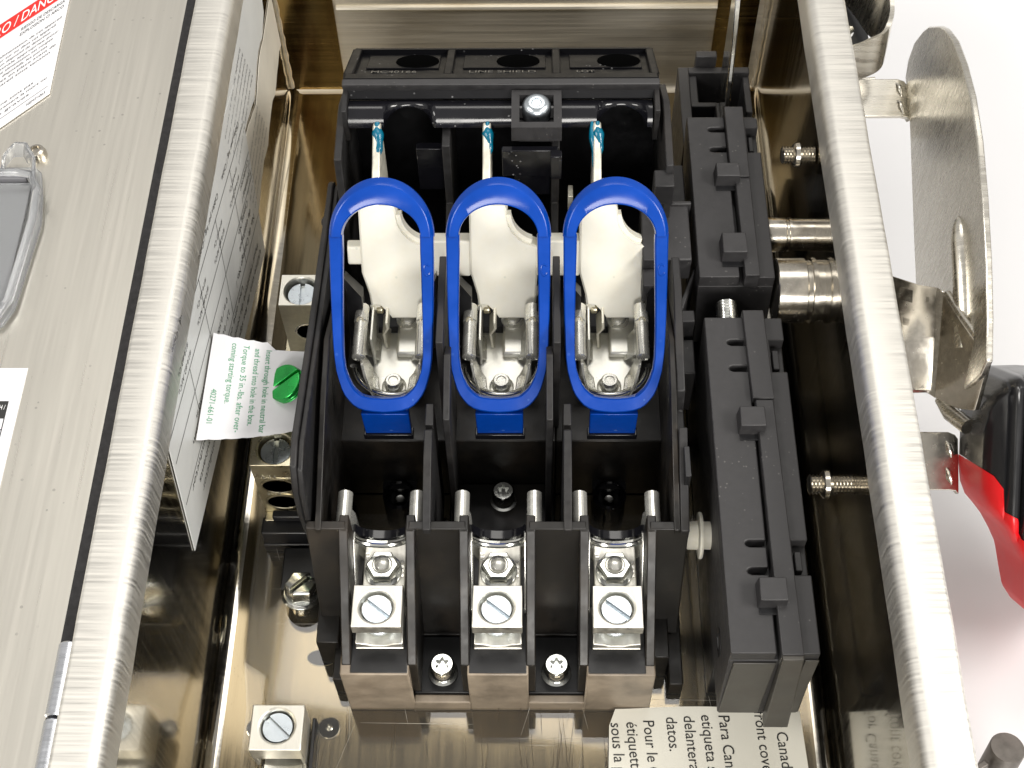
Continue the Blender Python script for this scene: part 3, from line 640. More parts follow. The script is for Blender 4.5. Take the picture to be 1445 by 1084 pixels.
# brackets joining the switch to the mechanism
bm = bmn(); box(bm, X(45), X(60.5), -122.5, -145, 60, 70.2); box(bm, X(45), X(52), -145.2, -152, 57, 66); part('link_bracket', bm, 'black_matte', sw, bevel=.5)
bm = bmn(); prism_z(bm, [(X(55.6), -158), (X(62.5), -140), (X(62.5), -143), (X(57.5), -158)], 45, 60); box(bm, X(55.7), X(61.5), -156.5, -161, 40, 59); box(bm, X(56.5), X(61.5), -163, -176, 30, 52); part('link_gusset', bm, 'black_matte', sw, bevel=.4)
bm = bmn(); box(bm, X(53), X(61), -98, -121.5, 40, 62); box(bm, X(53), X(61.5), -121.6, -123, 60, 71.2); part('link_plate', bm, 'black_matte', sw, bevel=.4)

# ------------------------------------------------------------------ line shield
sh = thing('line_shield', 'glossy black line side shield with three recessed panels above the blades', 'shield', (XC, -85, 80))
yb, zb, yf, zf = -64.5, 84.0, -96.0, 100.8
fd = Vector((0, yf-yb, zf-zb)).normalized(); LF = math.hypot(yf-yb, zf-zb); nf = Vector((0, -fd.z, fd.y))
if nf.z < 0: nf = -nf
def sp(u, t, h=0.0): return Vector((X(u), yb, zb))+fd*t+nf*h
cells = [(-47.6, -18.6), (-15.8, 16.4), (19.2, 48.0)]
t0, t1 = 2.2, LF-5.2
bm = bmn()
def slab(bm, a, b, c, d, h0, h1): hexa(bm, [sp(a, c, h0), sp(b, c, h0), sp(b, d, h0), sp(a, d, h0)], [sp(a, c, h1), sp(b, c, h1), sp(b, d, h1), sp(a, d, h1)])
slab(bm, -50.2, 50.2, 0, t0, -7, 0); slab(bm, -50.2, 50.2, t1, LF, -7, 0)
us = [-50.2, -47.6, -18.6, -15.8, 16.4, 19.2, 48.0, 50.2]
for i in (0, 2, 4, 6): slab(bm, us[i], us[i+1], t0, t1, -7, 0)
part('panel_frame', bm, 'black_shield', sh, bevel=.45)
for i, (a, b) in enumerate(cells):
    bm = bmn(); slab(bm, a, b, t0, t1, -5, -1.7); pn = part('recess_panel', bm, 'black_shield', sh)
    bm = bmn(); slab(bm, a+3, b-2, t0+3, t1-10.5, -1.7, -1.2); part('raised_field', bm, 'black_shield', pn, bevel=.3)
    bm = bmn(); c = sp((a+b)/2+5, (t0+t1)/2-3.6, -1.18); lathe(bm, c, nf, [(7.2, 0), (7.0, .35), (6.4, .05), (0, .02)], 30); part('knockout', bm, 'black_hole', pn)
    bm = bmn(); tx = ('MC40166', 'LINE SHIELD', 'LOT')[i]
    print_text(bm, tx, sp(a+5, t1-5.0, -1.68), (1, 0, 0), -fd, 3.2, 0, lift=.05, fit=(15, 22, 6)[i])
    r = bmesh.ops.extrude_face_region(bm, geom=bm.faces[:])
    for g in r['geom']:
        if isinstance(g, bmesh.types.BMVert): g.co += nf*.5
    part('embossed_text', bm, 'black_emboss', pn, smooth=0)
# front lip and rolled skirt with two half-round cut-outs
bm = bmn(); prism_x(bm, [(yf-.05, zf), (yf-2.4, zf-.3), (yf-2.4, zf-2.0), (yf-.05, zf-8)], X(-50.4), X(50.4)); part('front_lip', bm, 'black_matte', sh, bevel=.35)
cut = []
def skirt_low(u):
    for c in (-29.5, 38.5):
        d = abs(u-c)
        if d < 7.6: return 1-0.75*math.sqrt(max(0, 1-(d/7.6)**2))
    return 1.0
bm = bmn(); N_ = 120; loops = []
for i in range(N_+1):
    u = -48.6+96.8*i/N_; k = skirt_low(u); lp = []
    prof = [(-97.8, 93.2), (-100.5, 95.2), (-103.6, 95.4), (-106.6, 93.6), (-107.6, 90.6)]
    # shorten the roll where a half-round is cut away
    q = []
    for (py, pz) in prof: q.append((-97.8+(py+97.8)*k, 93.2+(pz-93.2)*k))
    back_ = [(y+1.2, z-1.3) for y, z in q[::-1]]
    loops.append([(X(u), y, z) for y, z in q+back_])
loft(bm, loops); part('skirt', bm, 'black_gloss', sh, smooth=50)
for a_ in (-50.4, 48.7):
    bm = bmn(); box(bm, X(a_), X(a_+1.7), -97, -107, 84, 97.5); part('end_cheek', bm, 'black_wall', sh, bevel=.3)
bm = bmn()
fx0, fx1, fy0, fy1, fz = -1.9, 13.9, -98.6, -114.8, 98.2
box(bm, fx0, fx1, fy0, fy0-2.2, fz-6, fz); box(bm, fx0, fx1, fy1+2.4, fy1, fz-6, fz); box(bm, fx0, fx0+2.5, fy0-2.2, fy1+2.4, fz-6, fz); box(bm, fx1-2.5, fx1, fy0-2.2, fy1+2.4, fz-6, fz)
box(bm, fx0+2.4, fx1-2.4, fy0-2.2, fy1+2.4, fz-9, fz-5); bx = part('screw_box', bm, 'black_matte', sh)
bm = bmn(); lathe(bm, (6.0, -104.6, fz-5), (0, -.12, 1), [(4.6, 0), (4.7, 2.4), (4.5, 5.0), (3.7, 6.2), (2.4, 6.7), (1.6, 6.6), (1.4, 6.2), (0, 6.2)], 28); part('shield_screw', bm, 'screw_steel', bx)
bm = bmn(); box(bm, X(.4), X(18.2), -114.9, -117, 78, 90); box(bm, X(15.8), X(19.4), -117, -120, 80, 90.4); part('skirt_rail', bm, 'black_gloss', sh, bevel=.3)

# ------------------------------------------------------------------ white crossbar with contact arms and blades
cb = thing('contact_crossbar', 'white plastic crossbar with three arms that carry the switch blades', 'crossbar', (XC, -140, 60))
fdir = Vector((0, -14.5, -25)).normalized(); fn = Vector((0, fdir.z, -fdir.y))
if fn.dot(Vector((0, -1, 1))) < 0: fn = -fn
T0 = Vector((0, -133.0, 82.0))
def wp(u, t, h=0.0): return Vector((X(u), 0, 0))+T0+fdir*t+fn*h
def white_arm():
    def outline(dr):
        pts = [(-9.9+dr, 0+dr), (1.4-dr, 0+dr), (2.2-dr, 2.2)]
        pts += [(12.6+11.0*math.cos(math.radians(a)), 2.6+11.0*math.sin(math.radians(a))) for a in (175, 160, 145, 130, 115, 102)]
        pts += [(11.6-dr, 13.9), (11.6-dr, 24), (11.2-dr, 34), (11.2-dr, 38.6-dr), (-.8, 38.6-dr), (-2.0, 36.4), (-4.4, 34.2-dr), (-7.4+dr, 34.0-dr), (-7.9+dr, 30), (-9.9+dr, 22.5)]
        return pts
    bm = bmn()
    loft(bm, [[wp(u, t, -9) for u, t in outline(0)], [wp(u, t, -.7) for u, t in outline(0)], [wp(u, t, 0) for u, t in outline(.6)]])
    a = part('contact_arm', bm, 'nylon', cb, smooth=35)
    bm = bmn()                                   # stepped collar round the hollow
    loft(bm, [[wp(12.6+r*math.cos(math.radians(k)), 2.6+r*math.sin(math.radians(k)), h) for r, h in ((11.05, -6), (11.05, -1.6), (9.4, -1.6), (9.4, -6))] for k in range(176, 104, -5)])
    part('collar', bm, 'nylon', a, smooth=35)
    bm = bmn(); prism_x(bm, [tuple((wp(0, t, h)).yz) for t, h in ((34.1, -.8), (36.5, -2.2), (36.5, -8.5), (34.1, -8.5))], X(-7.8), X(-4.6)); part('skirt_web', bm, 'nylon', a)
    bm = bmn()                                   # copper-alloy knife blade, top edge slopes towards the arm
    prism_x(bm, [(-106.5, 92.2), (-109, 92.6), (-123, 86.0), (-132.4, 81.8), (-131, 66), (-107, 66)], X(-5.7), X(-3.1)); bl = part('knife_blade', bm, 'blade_metal', a, bevel=.5)
    return a, bl
def grease_blob(seed, parent, du):
    random.seed(seed); bm = bmn()
    L = []
    n = 22; k_ = .75 if du < 0 else 1.35; ln = random.uniform(9, 14)
    for i in range(n):
        t = i/(n-1); y = -106.8-ln*t; z = 92.3-.46*ln*t
        r = .25+k_*1.25*math.sin(math.pi*min(1, .08+t*.92))**.8*(.82+.18*math.sin(t*11+seed))
        L.append((Vector((X(-4.4)+du+.35*math.sin(t*5+seed), y, z)), r))
    tube(bm, [p for p, r in L], [r for p, r in L], 10)
    return part('grease_smear', bm, 'grease', parent, smooth=60)
arm0, bl0_ = white_arm()
for k, seed, du in ((0, 4, .5), (-35, 11, .2), (35, 23, -1.3)):
    if k == 0: a, b = arm0, bl0_
    else:
        a = copy_part(arm0, cb, (k, 0, 0)); b = [c for c in a.children if c.name.startswith('knife_blade')][0]
    g = grease_blob(seed, a, du)
bm = bmn()
hexa(bm, [wp(-50, 14, -8), wp(-24.2, 14, -8), wp(-24.2, 21, -8), wp(-50, 21, -8)], [wp(-49.4, 14.5, -2.4), wp(-24.2, 14.5, -2.4), wp(-24.2, 20.6, -2.4), wp(-49.4, 20.6, -2.4)])
def bar_run(a, b, t0_, t1_): hexa(bm, [wp(a, t0_-.4, -8), wp(b, t0_-.4, -8), wp(b, t1_, -8), wp(a, t1_, -8)], [wp(a, t0_, -1.0), wp(b, t0_, -1.0), wp(b, t1_-.4, -1.0), wp(a, t1_-.4, -1.0)])
bar_run(-24.1, -9.8, 12.0, 24.5); bar_run(-9.7, 11.4, 13.8, 24.5); bar_run(11.5, 25.2, 12.0, 24.5); bar_run(25.3, 46.2, 13.8, 24.5); bar_run(46.25, 50, 13.0, 22.0)
part('shaft_bar', bm, 'nylon', cb, bevel=.6)
# dark bearing wedges either side of each arm
for k in POLES:
    for q in (-1, 1):
        bm = bmn(); a0 = k+q*14.6; b0 = k+q*(9.4 if q < 0 else 11.4)
        loft(bm, [[(X(a0), -150.5, 68), (X(b0), -153.5, 62), (X(b0), -158, 40), (X(a0), -158, 40)], [(X(a0), -146, 66), (X(b0), -148, 60), (X(b0), -150, 40), (X(a0), -150, 40)]])
        part('bearing_wedge', bm, 'black_deep', sw)

# ------------------------------------------------------------------ blue fuse pullers
RT = Vector((0, -141.8, 105.9)); rd = Vector((0, -.748, -.663)).normalized(); rn = Vector((0, -.663, .748)).normalized()
def rp(u, t, h=0.0): return Vector((X(u), 0, 0))+RT+rd*t+rn*h
def puller(label):
    p = thing('fuse_puller', label, 'fuse puller', (XC, -190, 45), 'fuse pullers on the switch')
    R0 = 15.8; tj = 17.6
    bm = bmn(); loops = []
    n = 48
    for i in range(n+1):
        a = math.pi*i/n; c, s = math.cos(a), math.sin(a)
        def pt(dx, dt, h): return rp(-(R0-dx)*c, tj-(tj-dt)*s, h)
        loops.append([pt(.3, .3, -4.4), pt(0, 0, -3.8), pt(0, 0, -.9), pt(.15, .3, -.55), pt(.95, 2.1, 1.45), pt(1.15, 2.5, 1.62), pt(1.5, 3.1, 1.7), pt(3.7, 7.6, 1.7), pt(3.95, 8.1, 1.4), pt(3.95, 8.1, -4.0), pt(3.6, 7.6, -4.4)])
    loft(bm, loops); part('grip_arch', bm, 'blue', p, smooth=38)
    # lower band: two legs joined by a tapering U
    def halfw(t):
        tab = [(17.0, 15.6), (30, 15.5), (43.5, 15.25), (53, 14.9), (58, 14.3), (63, 13.0), (66, 11.6), (68.4, 9.5), (69.7, 7.4), (70.5, 4.6), (70.8, 0)]
        for (a, x), (b, y) in zip(tab, tab[1:]):
            if a <= t <= b: return x+(y-x)*(t-a)/(b-a)
        return 0
    ts = [17.0, 22, 30, 38, 44, 50, 54, 58, 61, 63.5, 65.5, 67.2, 68.5, 69.5, 70.2, 70.6]
    outp = [(-halfw(t), t) for t in ts]+[(0, 70.8)]+[(halfw(t), t) for t in ts[::-1]]
    inp = []
    for i, (u, t) in enumerate(outp):
        a = Vector(outp[max(i-1, 0)]); b = Vector(outp[min(i+1, len(outp)-1)]); d = (b-a).normalized(); nn = Vector((-d.y, d.x))
        if nn.dot(Vector((0-u, 40-t))) < 0: nn = -nn
        wdt = 4.0-1.2*min(1, max(0, (t-20)/34))+1.5*max(0, (t-60)/10.8)
        q = Vector((u, t))+nn*wdt
        if t <= 17.01: q = Vector((u+(4.0 if u < 0 else -4.0), t))
        inp.append((q.x, q.y))
    bm = bmn(); loops = []
    for (u, t), (ui, ti) in zip(outp, inp):
        e = .45
        ue, te = u+(ui-u)*.1, t+(ti-t)*.1; uf, tf = ui+(u-ui)*.1, ti+(t-ti)*.1
        loops.append([rp(u, t, -3.2), rp(u, t, .5), rp(ue, te, 1.0), rp(uf, tf, 1.0), rp(ui, ti, .5), rp(ui, ti, -3.2)])
    loft(bm, loops); part('loop_band', bm, 'blue', p, smooth=38)
    bm = bmn(); b0 = rp(0, 71.5, -2.2)
    hexa(bm, [(X(-7.3), -190.9, 44.2), (X(7.3), -190.9, 44.2), (X(7.3), -193.4, 44.2), (X(-7.3), -193.4, 44.2)], [(X(-7.3), -191.5, 56.5), (X(7.3), -191.5, 56.5), (X(7.3), -194.6, 57.5), (X(-7.3), -194.6, 57.5)])
    part('hinge_tab', bm, 'blue', p, bevel=.4)
    bm = bmn()
    c = rp(13.7, 27.5, .95)
    tube(bm, [c+Vector((1,0,0))*1.4*math.cos(a)*.7+rd*1.7*math.sin(a) for a in [math.radians(30+290*i/12) for i in range(13)]], .32, 6); part('mould_mark', bm, 'blue', p)
    return p
LABS = ('leftmost blue plastic fuse puller loop, nearest the white paper tag', 'middle blue plastic fuse puller loop between the two other blue loops', 'rightmost blue plastic fuse puller loop, beside the matte black mechanism')
p0 = puller(LABS[1])
for k, lab in ((-35, LABS[0]), (35, LABS[2])):
    r = p0.copy(); COL.objects.link(r); r.location.x += k*U; r['label'] = lab
    for ch in list(p0.children):
        c = ch.copy(); COL.objects.link(c); c.parent = r

# ------------------------------------------------------------------ operating mechanism on the right
me_ = thing('switch_mechanism', 'matte black two piece mechanism housing with raised rib right of the switch', 'mechanism', (69, -180, 0))
def housing(name, y0, y1, zb0, slots, notches, skew=0.0, x0=57.4, x1=81.2, zt=70.0):
    bm = bmn()
    hexa(bm, [(x0+1.2, y0, zb0), (x1+1.0, y0, zb0), (x1+1.0, y1, zb0), (x0+1.2, y1, zb0)], [(x0, y0, zt-5), (x1, y0, zt-5), (x1, y1, zt-5), (x0, y1, zt-5)])
    o = part(name, bm, 'black_matte', me_, bevel=.35)
    lp = [(x0, y0), (69.6, y0)]
    for s in slots:
        lp += [(69.6, s+1.1), (65.0, s+1.1), (64.0, s+.7), (63.7, s), (64.0, s-.7), (65.0, s-1.1), (69.6, s-1.1)]
    lp += [(69.6, y1), (x0, y1)]
    bm = bmn(); prism_z(bm, lp, zt-4.98, zt); part('cover_plate', bm, 'black_matte', o, bevel=.35)
    rp_ = [(75.6, y0)]; 
    rp_ += [(x1, y0)]
    for a, b in notches: rp_ += [(x1, a), (76.6, a), (76.6, b), (x1, b)]
    rp_ += [(x1, y1), (75.6, y1)]
    bm = bmn(); prism_z(bm, rp_, zt-4.98, zt-.4); part('cover_plate', bm, 'black_matte', o, bevel=.35)
    for a, b in notches:
        bm = bmn(); box(bm, 77.4, x1-1.8, a-2.6, b+2.0, zt-4.9, zt-2.2); part('notch_block', bm, 'black_matte', o, bevel=.3)
    return o
lo = housing('lower_housing', -167.2, -276.5, 25, [-176.6, -186.0, -244.2, -252.6], [(-175.4, -187.0), (-243.0, -253.6)])
up_ = housing('upper_housing', -83.6, -151.6, 34, [-89.4, -98.4], [(-88.2, -99.2)], x0=57.0, x1=80.8)
def rib_run(parent, pts, zt=72.2, zb0=64.9):
    """raised rib in straight runs given as (x0, x1, y)"""
    bm = bmn()
    for (a0, a1, ya), (b0, b1, yb_) in zip(pts, pts[1:]):
        hexa(bm, [(a0, ya, zb0), (a1, ya, zb0), (b1, yb_, zb0), (b0, yb_, zb0)], [(a0, ya, zt), (a1, ya, zt), (b1, yb_, zt), (b0, yb_, zt)])
    return part('guide_rib', bm, 'black_matte', parent, bevel=.3)
rib_run(lo, [(68.9, 75.4, -166), (69.6, 75.9, -198)]); rib_run(lo, [(70.3, 75.6, -198.2), (70.6, 76.4, -277.6)], 71.8)
rib_run(up_, [(69.6, 75.9, -80.8), (69.7, 75.8, -112)]); rib_run(up_, [(71.0, 75.9, -112.2), (71.2, 75.8, -152.2)], 71.6)
for parent, (x0, x1, y0, y1) in ((lo, (64.9, 72.4, -202.0, -209.2)), (lo, (65.8, 73.4, -256.2, -263.6)), (up_, (64.6, 72.4, -108.2, -114.4)), (up_, (64.4, 72.2, -137.4, -145.8))):
    bm = bmn(); hexa(bm, [(x0-.3, y0, 69.6), (x1, y0, 69.6), (x1, y1, 69.6), (x0-.3, y1, 69.6)], [(x0, y0-.6, 75.2), (x1-.2, y0-.6, 75.2), (x1-.2, y1, 75.2), (x0, y1, 75.2)]); part('latch_tab', bm, 'black_matte', parent, bevel=.3)
    bm = bmn(); box(bm, x0+.2, x1-.3, y1-.02, y1-2.0, 69.9, 70.25); part('tab_slot', bm, 'black_deep', parent)
# front nose of the rib, hanging lower than the housing
bm = bmn(); hexa(bm, [(72.0, -276.6, 22.5), (79.2, -276.6, 22.5), (79.2, -280.2, 22.5), (72.0, -280.2, 22.5)], [(70.8, -276.6, 71), (76.4, -276.6, 71), (76.4, -278.8, 71), (70.8, -278.8, 71)]); part('rib_nose', bm, 'black_face', lo, bevel=.3)
bm = bmn(); box(bm, 58.8, 70.2, -276.55, -277.1, 26, 64); box(bm, 77.6, 81.4, -276.55, -277.0, 26, 66); part('front_face', bm, 'black_face', lo, bevel=.3)
bm = bmn(); lathe(bm, (57.9, -263, 45), (-1, 0, 0), [(4.2, -.4), (4.2, .12), (2.6, .14), (2.5, -.3), (0, -.3)], 22); part('side_hole', bm, 'black_deep', lo)
# white button on the left face
bm = bmn(); lathe(bm, (57.6, -228.5, 43.5), (-1, 0, 0), [(4.2, -.3), (4.2, 2.2), (6.9, 2.3), (7.1, 2.8), (6.9, 3.3), (4.3, 3.6), (4.2, 6.4), (3.7, 7.0), (0, 7.0)], 30); part('push_button', bm, 'nylon', lo)
# rear open frame and steel lever
bm = bmn()
box(bm, 57.2, 61.0, -45.5, -83.4, 20, 56); box(bm, 61.0, 83.0, -45.5, -48.4, 20, 56); box(bm, 80.6, 83.0, -48.4, -66, 20, 54); box(bm, 61.0, 70.4, -62, -64.2, 30, 55); box(bm, 61, 64, -48.4, -62, 28, 54.5)
box(bm, 69.6, 71.0, -64.2, -83, 30, 57); box(bm, 74.8, 82.0, -72, -74.2, 30, 58); box(bm, 63.5, 71, -42.4, -45.4, 36, 61)
part('rear_frame', bm, 'black_matte', me_, bevel=.4)
bm = bmn(); box(bm, 57.4, 83, -45.6, -83.2, 4, 19.9); part('rear_floor', bm, 'black_deep', me_)
bm = bmn(); prism_x(bm, [(-52, 20), (-70, 40), (-76.5, 62), (-70, 90), (-62.4, 108), (-57, 108), (-58, 60)], 70.9, 72.6); part('operating_lever', bm, 'bright_metal', me_, bevel=.4)
bm = bmn(); lathe(bm, (66.5, -153.5, 58), (0, -1, 0), [(3.2+.35*(i % 2), i*.55) for i in range(24)], 18); part('drive_screw', bm, 'zinc', me_)
bm = bmn(); box(bm, 62, 80, -151.7, -167, 26, 46); part('bridge', bm, 'black_deep', me_)
bm = bmn(); box(bm, 58.9, 81, -90, -262, 1.0, 24.9); part('mounting_foot', bm, 'black_deep', me_, bevel=.4)
# shafts through the wall
for nm, y, z, r, x0 in (('drive_shaft', -151, 62, 10.3, 81.5), ('pivot_shaft', -127.5, 61, 5.6, 81.0)):
    bm = bmn(); lathe(bm, (x0, y, z), (1, 0, 0), [(r*.97, 0), (r, .3), (r, 6.4*r/10.3+2.6), (r*.93, 6.6*r/10.3+2.8), (r*.93, 8.0*r/10.3+2.8), (r*1.02, 8.2*r/10.3+2.8), (r*1.02, 9.4*r/10.3+2.9), (r*.95, 9.6*r/10.3+2.9), (r*.95, 97-x0)], 40); part(nm, bm, 'steel_nickel', me_, smooth=35)

# ------------------------------------------------------------------ external handle and its guard plate
gd = thing('handle_guard', 'curved stainless indicator plate on two welded arms outside the right wall', 'guard plate', (120, -140, 40))
gp = [(-63.1, 67.6), (-60.6, 73.6), (-61.5, 82.6), (-66.2, 92), (-70, 97.5), (-74.2, 101.5), (-79, 106), (-84.2, 109.6), (-93.9, 114), (-106.4, 116.4), (-120.4, 117.1), (-136.4, 114.6), (-153.2, 109.1), (-170.6, 101.6), (-184.9, 93.8), (-194.7, 86.7), (-195, 80), (-191, 66), (-176, 46), (-157.9, 27.5), (-115.5, 46.6), (-79, 63.9)]
bm = bmn(); prism_x(bm, gp, 134.3, 136.4); part('plate', bm, 'steel_plate', gd, bevel=.5)
bm = bmn(); tube(bm, [(134.6, y, z) for y, z in ((-143, 89.2), (-144.5, 88.6), (-147, 87.8), (-151, 86.4), (-160, 82.8), (-172, 77), (-180, 72))], [.3, 1.7, 2.7, 3.3, 3.4, 3.4, 3.2], 14); part('pressed_bead', bm, 'steel_plate', gd, smooth=60)
def arm(y0, z0, y1, z1, xa=97.5, xb=134.2):
    bm = bmn(); d = Vector((0, y1-y0, z1-z0)); wd = d.length; d.normalize(); c = Vector((0, (y0+y1)/2, (z0+z1)/2))
    strip(bm, [c+Vector((xa, 0, 0)), c+Vector((xb-3, 0, 0)), c+Vector((xb-1, -.4, -.4)), c+Vector((xb, -1.2, -1.5))], d, [wd*1.0, wd, wd*.97, wd*.95], 1.8)
    o = part('arm', bm, 'steel_nickel' if y0 < -150 else 'steel_plate', gd, bevel=.3)
    for q in (-.22, .24):
        bm = bmn(); n_ = Vector((1, 0, 0)).cross(d); n_ = n_ if n_.z > 0 else -n_
        p = c+d*wd*q+Vector((xb-2.6, 0, 0))+n_*.9
        tube(bm, [p-d*2.6+Vector((-1.2, 0, -.4)), p-d*1+Vector((-.3, 0, 0)), p+d*.8, p+d*2.8+Vector((.6, 0, -.5))], [.3, 1.0, 1.2, .3], 8); part('weld_spatter', bm, 'steel_plate', o, smooth=60)
arm(-64.5, 68.0, -78.5, 64.2); arm(-192, 43.0, -207.5, 33.5, xb=137.5)

hd = thing('operating_handle', 'nickel lever with black and red ribbed plastic grip beside the enclosure', 'handle', (118, -175, 40))
bm = bmn()
loops = []
for (y0, z0, y1, z1, x) in ((-141, 63, -180, 50, 100), (-153, 71.5, -184, 55, 116), (-158.5, 74.2, -183.5, 53.0, 123), (-160.7, 75.6, -182.6, 51.8, 128), (-163.5, 76.4, -184.6, 51.2, 130.4)):
    a = Vector((x, y0, z0)); b = Vector((x, y1, z1)); n_ = Vector((.4, .3, .8)).normalized()*.9
    k = [a+(b-a)*t for t in (0, .25, .5, .75, 1)]
    loops.append([p+n_ for p in k]+[p-n_ for p in k[::-1]])
loft(bm, loops); part('lever_hub', bm, 'steel_nickel', hd, bevel=.5)
bm = bmn(); loops = []
for (y0, z0, y1, z1, x) in ((-163.2, 76.3, -184.4, 51.3, 130.4), (-174, 79.0, -188.5, 53.5, 132.6), (-183, 81.0, -192.5, 57.5, 135.0), (-190.5, 81.8, -196.5, 63, 137.6)):
    a = Vector((x, y0, z0)); b = Vector((x, y1, z1)); n_ = Vector((1, .1, .1)).normalized()*.9
    k = [a+(b-a)*t for t in (0, .25, .5, .75, 1)]
    loops.append([p+n_ for p in k]+[p-n_ for p in k[::-1]])
loft(bm, loops); lv = part('lever_blade', bm, 'steel_nickel', hd, bevel=.4)
bm = bmn(); tube(bm, [(131.2, -185, 51.0), (133.2, -191, 52.6), (136.6, -198, 56.0)], [1.6, 2.6, 2.6], 12); part('rolled_edge', bm, 'steel_plate', lv, smooth=60)
bm = bmn(); tube(bm, [(130.6, -163.4, 77.3), (132.8, -174, 79.8), (135.4, -183, 81.8), (136.4, -187, 82.4)], 1.0, 8); part('rolled_edge', bm, 'steel_plate', lv, smooth=60)

# grip: ribbed shell in columns across x, red lower half and black upper half
gf = Vector((0, -.75, -.65)).normalized(); gc = Vector((0, -.65, .75)).normalized(); G0 = Vector((0, -190, 75.5))
def gpt(x, t, c): return Vector((x+4.4, 0, 0))+G0+gf*(t+1.5)+gc*(c+6.0)
def lerp_tab(tab, x):
    if x <= tab[0][0]: return tab[0][1]
    for (a, p), (b, q) in zip(tab, tab[1:]):
        if a <= x <= b: return p+(q-p)*(x-a)/(b-a)
    return tab[-1][1]
TT = [(133.6, 14), (134.4, 8.5), (136, 4.6), (138.5, 1.6), (142, .2), (150, 0), (176, 2), (184, 10)]
TB = [(133.6, 28), (136, 29.5), (138.4, 33), (139.2, 40), (143.2, 42), (144, 48), (148.2, 50), (149, 55), (153.5, 57), (154.5, 61), (184, 63)]
TE = [(133.6, 30), (134.2, 36), (136, 40.5), (138.6, 43.5), (141, 46.5), (143.6, 51), (146, 56), (147.6, 64), (149, 70), (152, 74.5), (157, 77), (176, 79), (184, 72)]
def cprof(x):
    b = 7.5*(1-math.exp(-(x-133.6)/3.2)); f = abs(math.sin(math.pi*(x-138.8)/5.0)) if 138.8 < x < 170 else 1.0
    return b-8+2.6*f**.7-(.0 if x < 172 else (x-172)*.6)
xs = [133.6, 133.9, 134.4, 135, 136, 137.2, 138.4]+[138.8+.5*i for i in range(1, 64)]+[172, 176, 180, 184]
bm = bmn(); loops = []
for x in xs:
    a, b, c = lerp_tab(TT, x), lerp_tab(TB, x), cprof(x)
    a = min(a, b-3)
    loops.append([gpt(x, b, c), gpt(x, a+8, c), gpt(x, a+4.5, c-.2), gpt(x, a+2.6, c+.5), gpt(x, a+1.2, c-.6), gpt(x, a+.3, c-2.6), gpt(x, a, c-6), gpt(x, a, -28), gpt(x, b, -28)])
loft(bm, loops); part('grip_upper', bm, 'grip_black', hd, smooth=50)
bm = bmn(); loops = []
for x in xs:
    b, e, c = lerp_tab(TB, x)+.05, lerp_tab(TE, x), cprof(x)+.35
    e = max(e, b+2)
    r = min(7, (e-b)*.8)
    loops.append([gpt(x-.15, b, c), gpt(x-.15, e-r, c), gpt(x-.15, e-r*.45, c-.8), gpt(x-.15, e-r*.15, c-2.6), gpt(x-.15, e, c-6), gpt(x-.15, e, -28), gpt(x-.15, b, -28)])
loft(bm, loops); part('grip_lower', bm, 'red_plastic', hd, smooth=50)

# small steel post standing on the table at the lower right
ps = thing('padlock_post', 'dark steel tube on a rod outside the near right wall', 'post', (136, -292, -8))
bm = bmn(); lathe(bm, (140, -292.5, -8), (.02, .16, 1), [(5.0, 0), (5.0, 34), (4.7, 34.6), (0, 34.8)], 30); part('tube', bm, 'steel_dark', ps)
bm = bmn(); strip(bm, [(98, -312, 20), (126, -296, 21), (135, -291, 21)], (0, .3, 1), 5, 2.0); part('rod', bm, 'steel_dark', ps, bevel=.4)

# ------------------------------------------------------------------ neutral terminal assembly on the left
nt_ = thing('neutral_assembly', 'tin plated neutral lugs on a bar left of the black switch', 'terminal bar', (-76, -170, 0))
bm = bmn(); box(bm, -83, -64.5, -126, -208, 9, 13); part('bar', bm, 'tin_yellow', nt_, bevel=.4)
bm = bmn(); box(bm, -84.2, -64.2, -120, -213, .4, 5.2); box(bm, -83.8, -66, -206.6, -212.6, 5.2, 12.8); box(bm, -80, -66, -205.8, -208.6, 13.4, 16.5); part('insulator', bm, 'black_deep', nt_, bevel=.5)
def neutral_lug(x0, x1, y0, y1, hy, steps):
    xm = (x0+x1)/2; bm = bmn()
    block_hole(bm, x0, x1, y1, y0, 36, 44, xm, hy, 5.5)
    box(bm, x0+.05, x1-.05, y1+.05, y0-.05, 13.2, 35.98)
    o = part('lug', bm, steps, nt_, bevel=.35)
    bm = bmn(); slot_screw(bm, (xm, hy, 36.1), 4.9, 5.6, 1.7, 1.5, math.radians(2)); part('lug_screw', bm, 'screw_steel', o)
    return o
l1 = neutral_lug(-80.2, -66.0, -130.8, -143.5, -137.4, 'tin')
bm = bmn(); lathe(bm, (-72.2, -143.45, 28.5), (0, -1, 0), [(4.6, 0), (4.4, .12), (3.9, .1)], 26, cap=False); lathe(bm, (-72.2, -143.4, 28.5), (0, -1, 0), [(3.9, .12), (0, .12)], 26); part('wire_port', bm, 'zinc_worn', l1)
l2 = neutral_lug(-83.0, -68.6, -192.3, -204.9, -198.6, 'tin_yellow')
for z in (31.0, 20.5):
    bm = bmn(); loft(bm, [[(-76+5.4*math.cos(a)*k, -204.95-h, z+4.4*math.sin(a)*k) for a in [2*math.pi*i/28 for i in range(28)]] for k, h in ((1.08, 0), (1.06, .35), (.94, .35), (.9, -.0+.05), (.02, .04))], cap=False)
    o = part('wire_port', bm, 'tin_yellow', l2)
    bm = bmn(); loft(bm, [[(-76+5.4*math.cos(a)*k, -204.95-.14, z+4.4*math.sin(a)*k) for a in [2*math.pi*i/28 for i in range(28)]] for k in (.9, .02)]); o2 = part('port_bore', bm, 'zinc_worn' if z > 25 else 'steel_dark', l2)
bm = bmn()
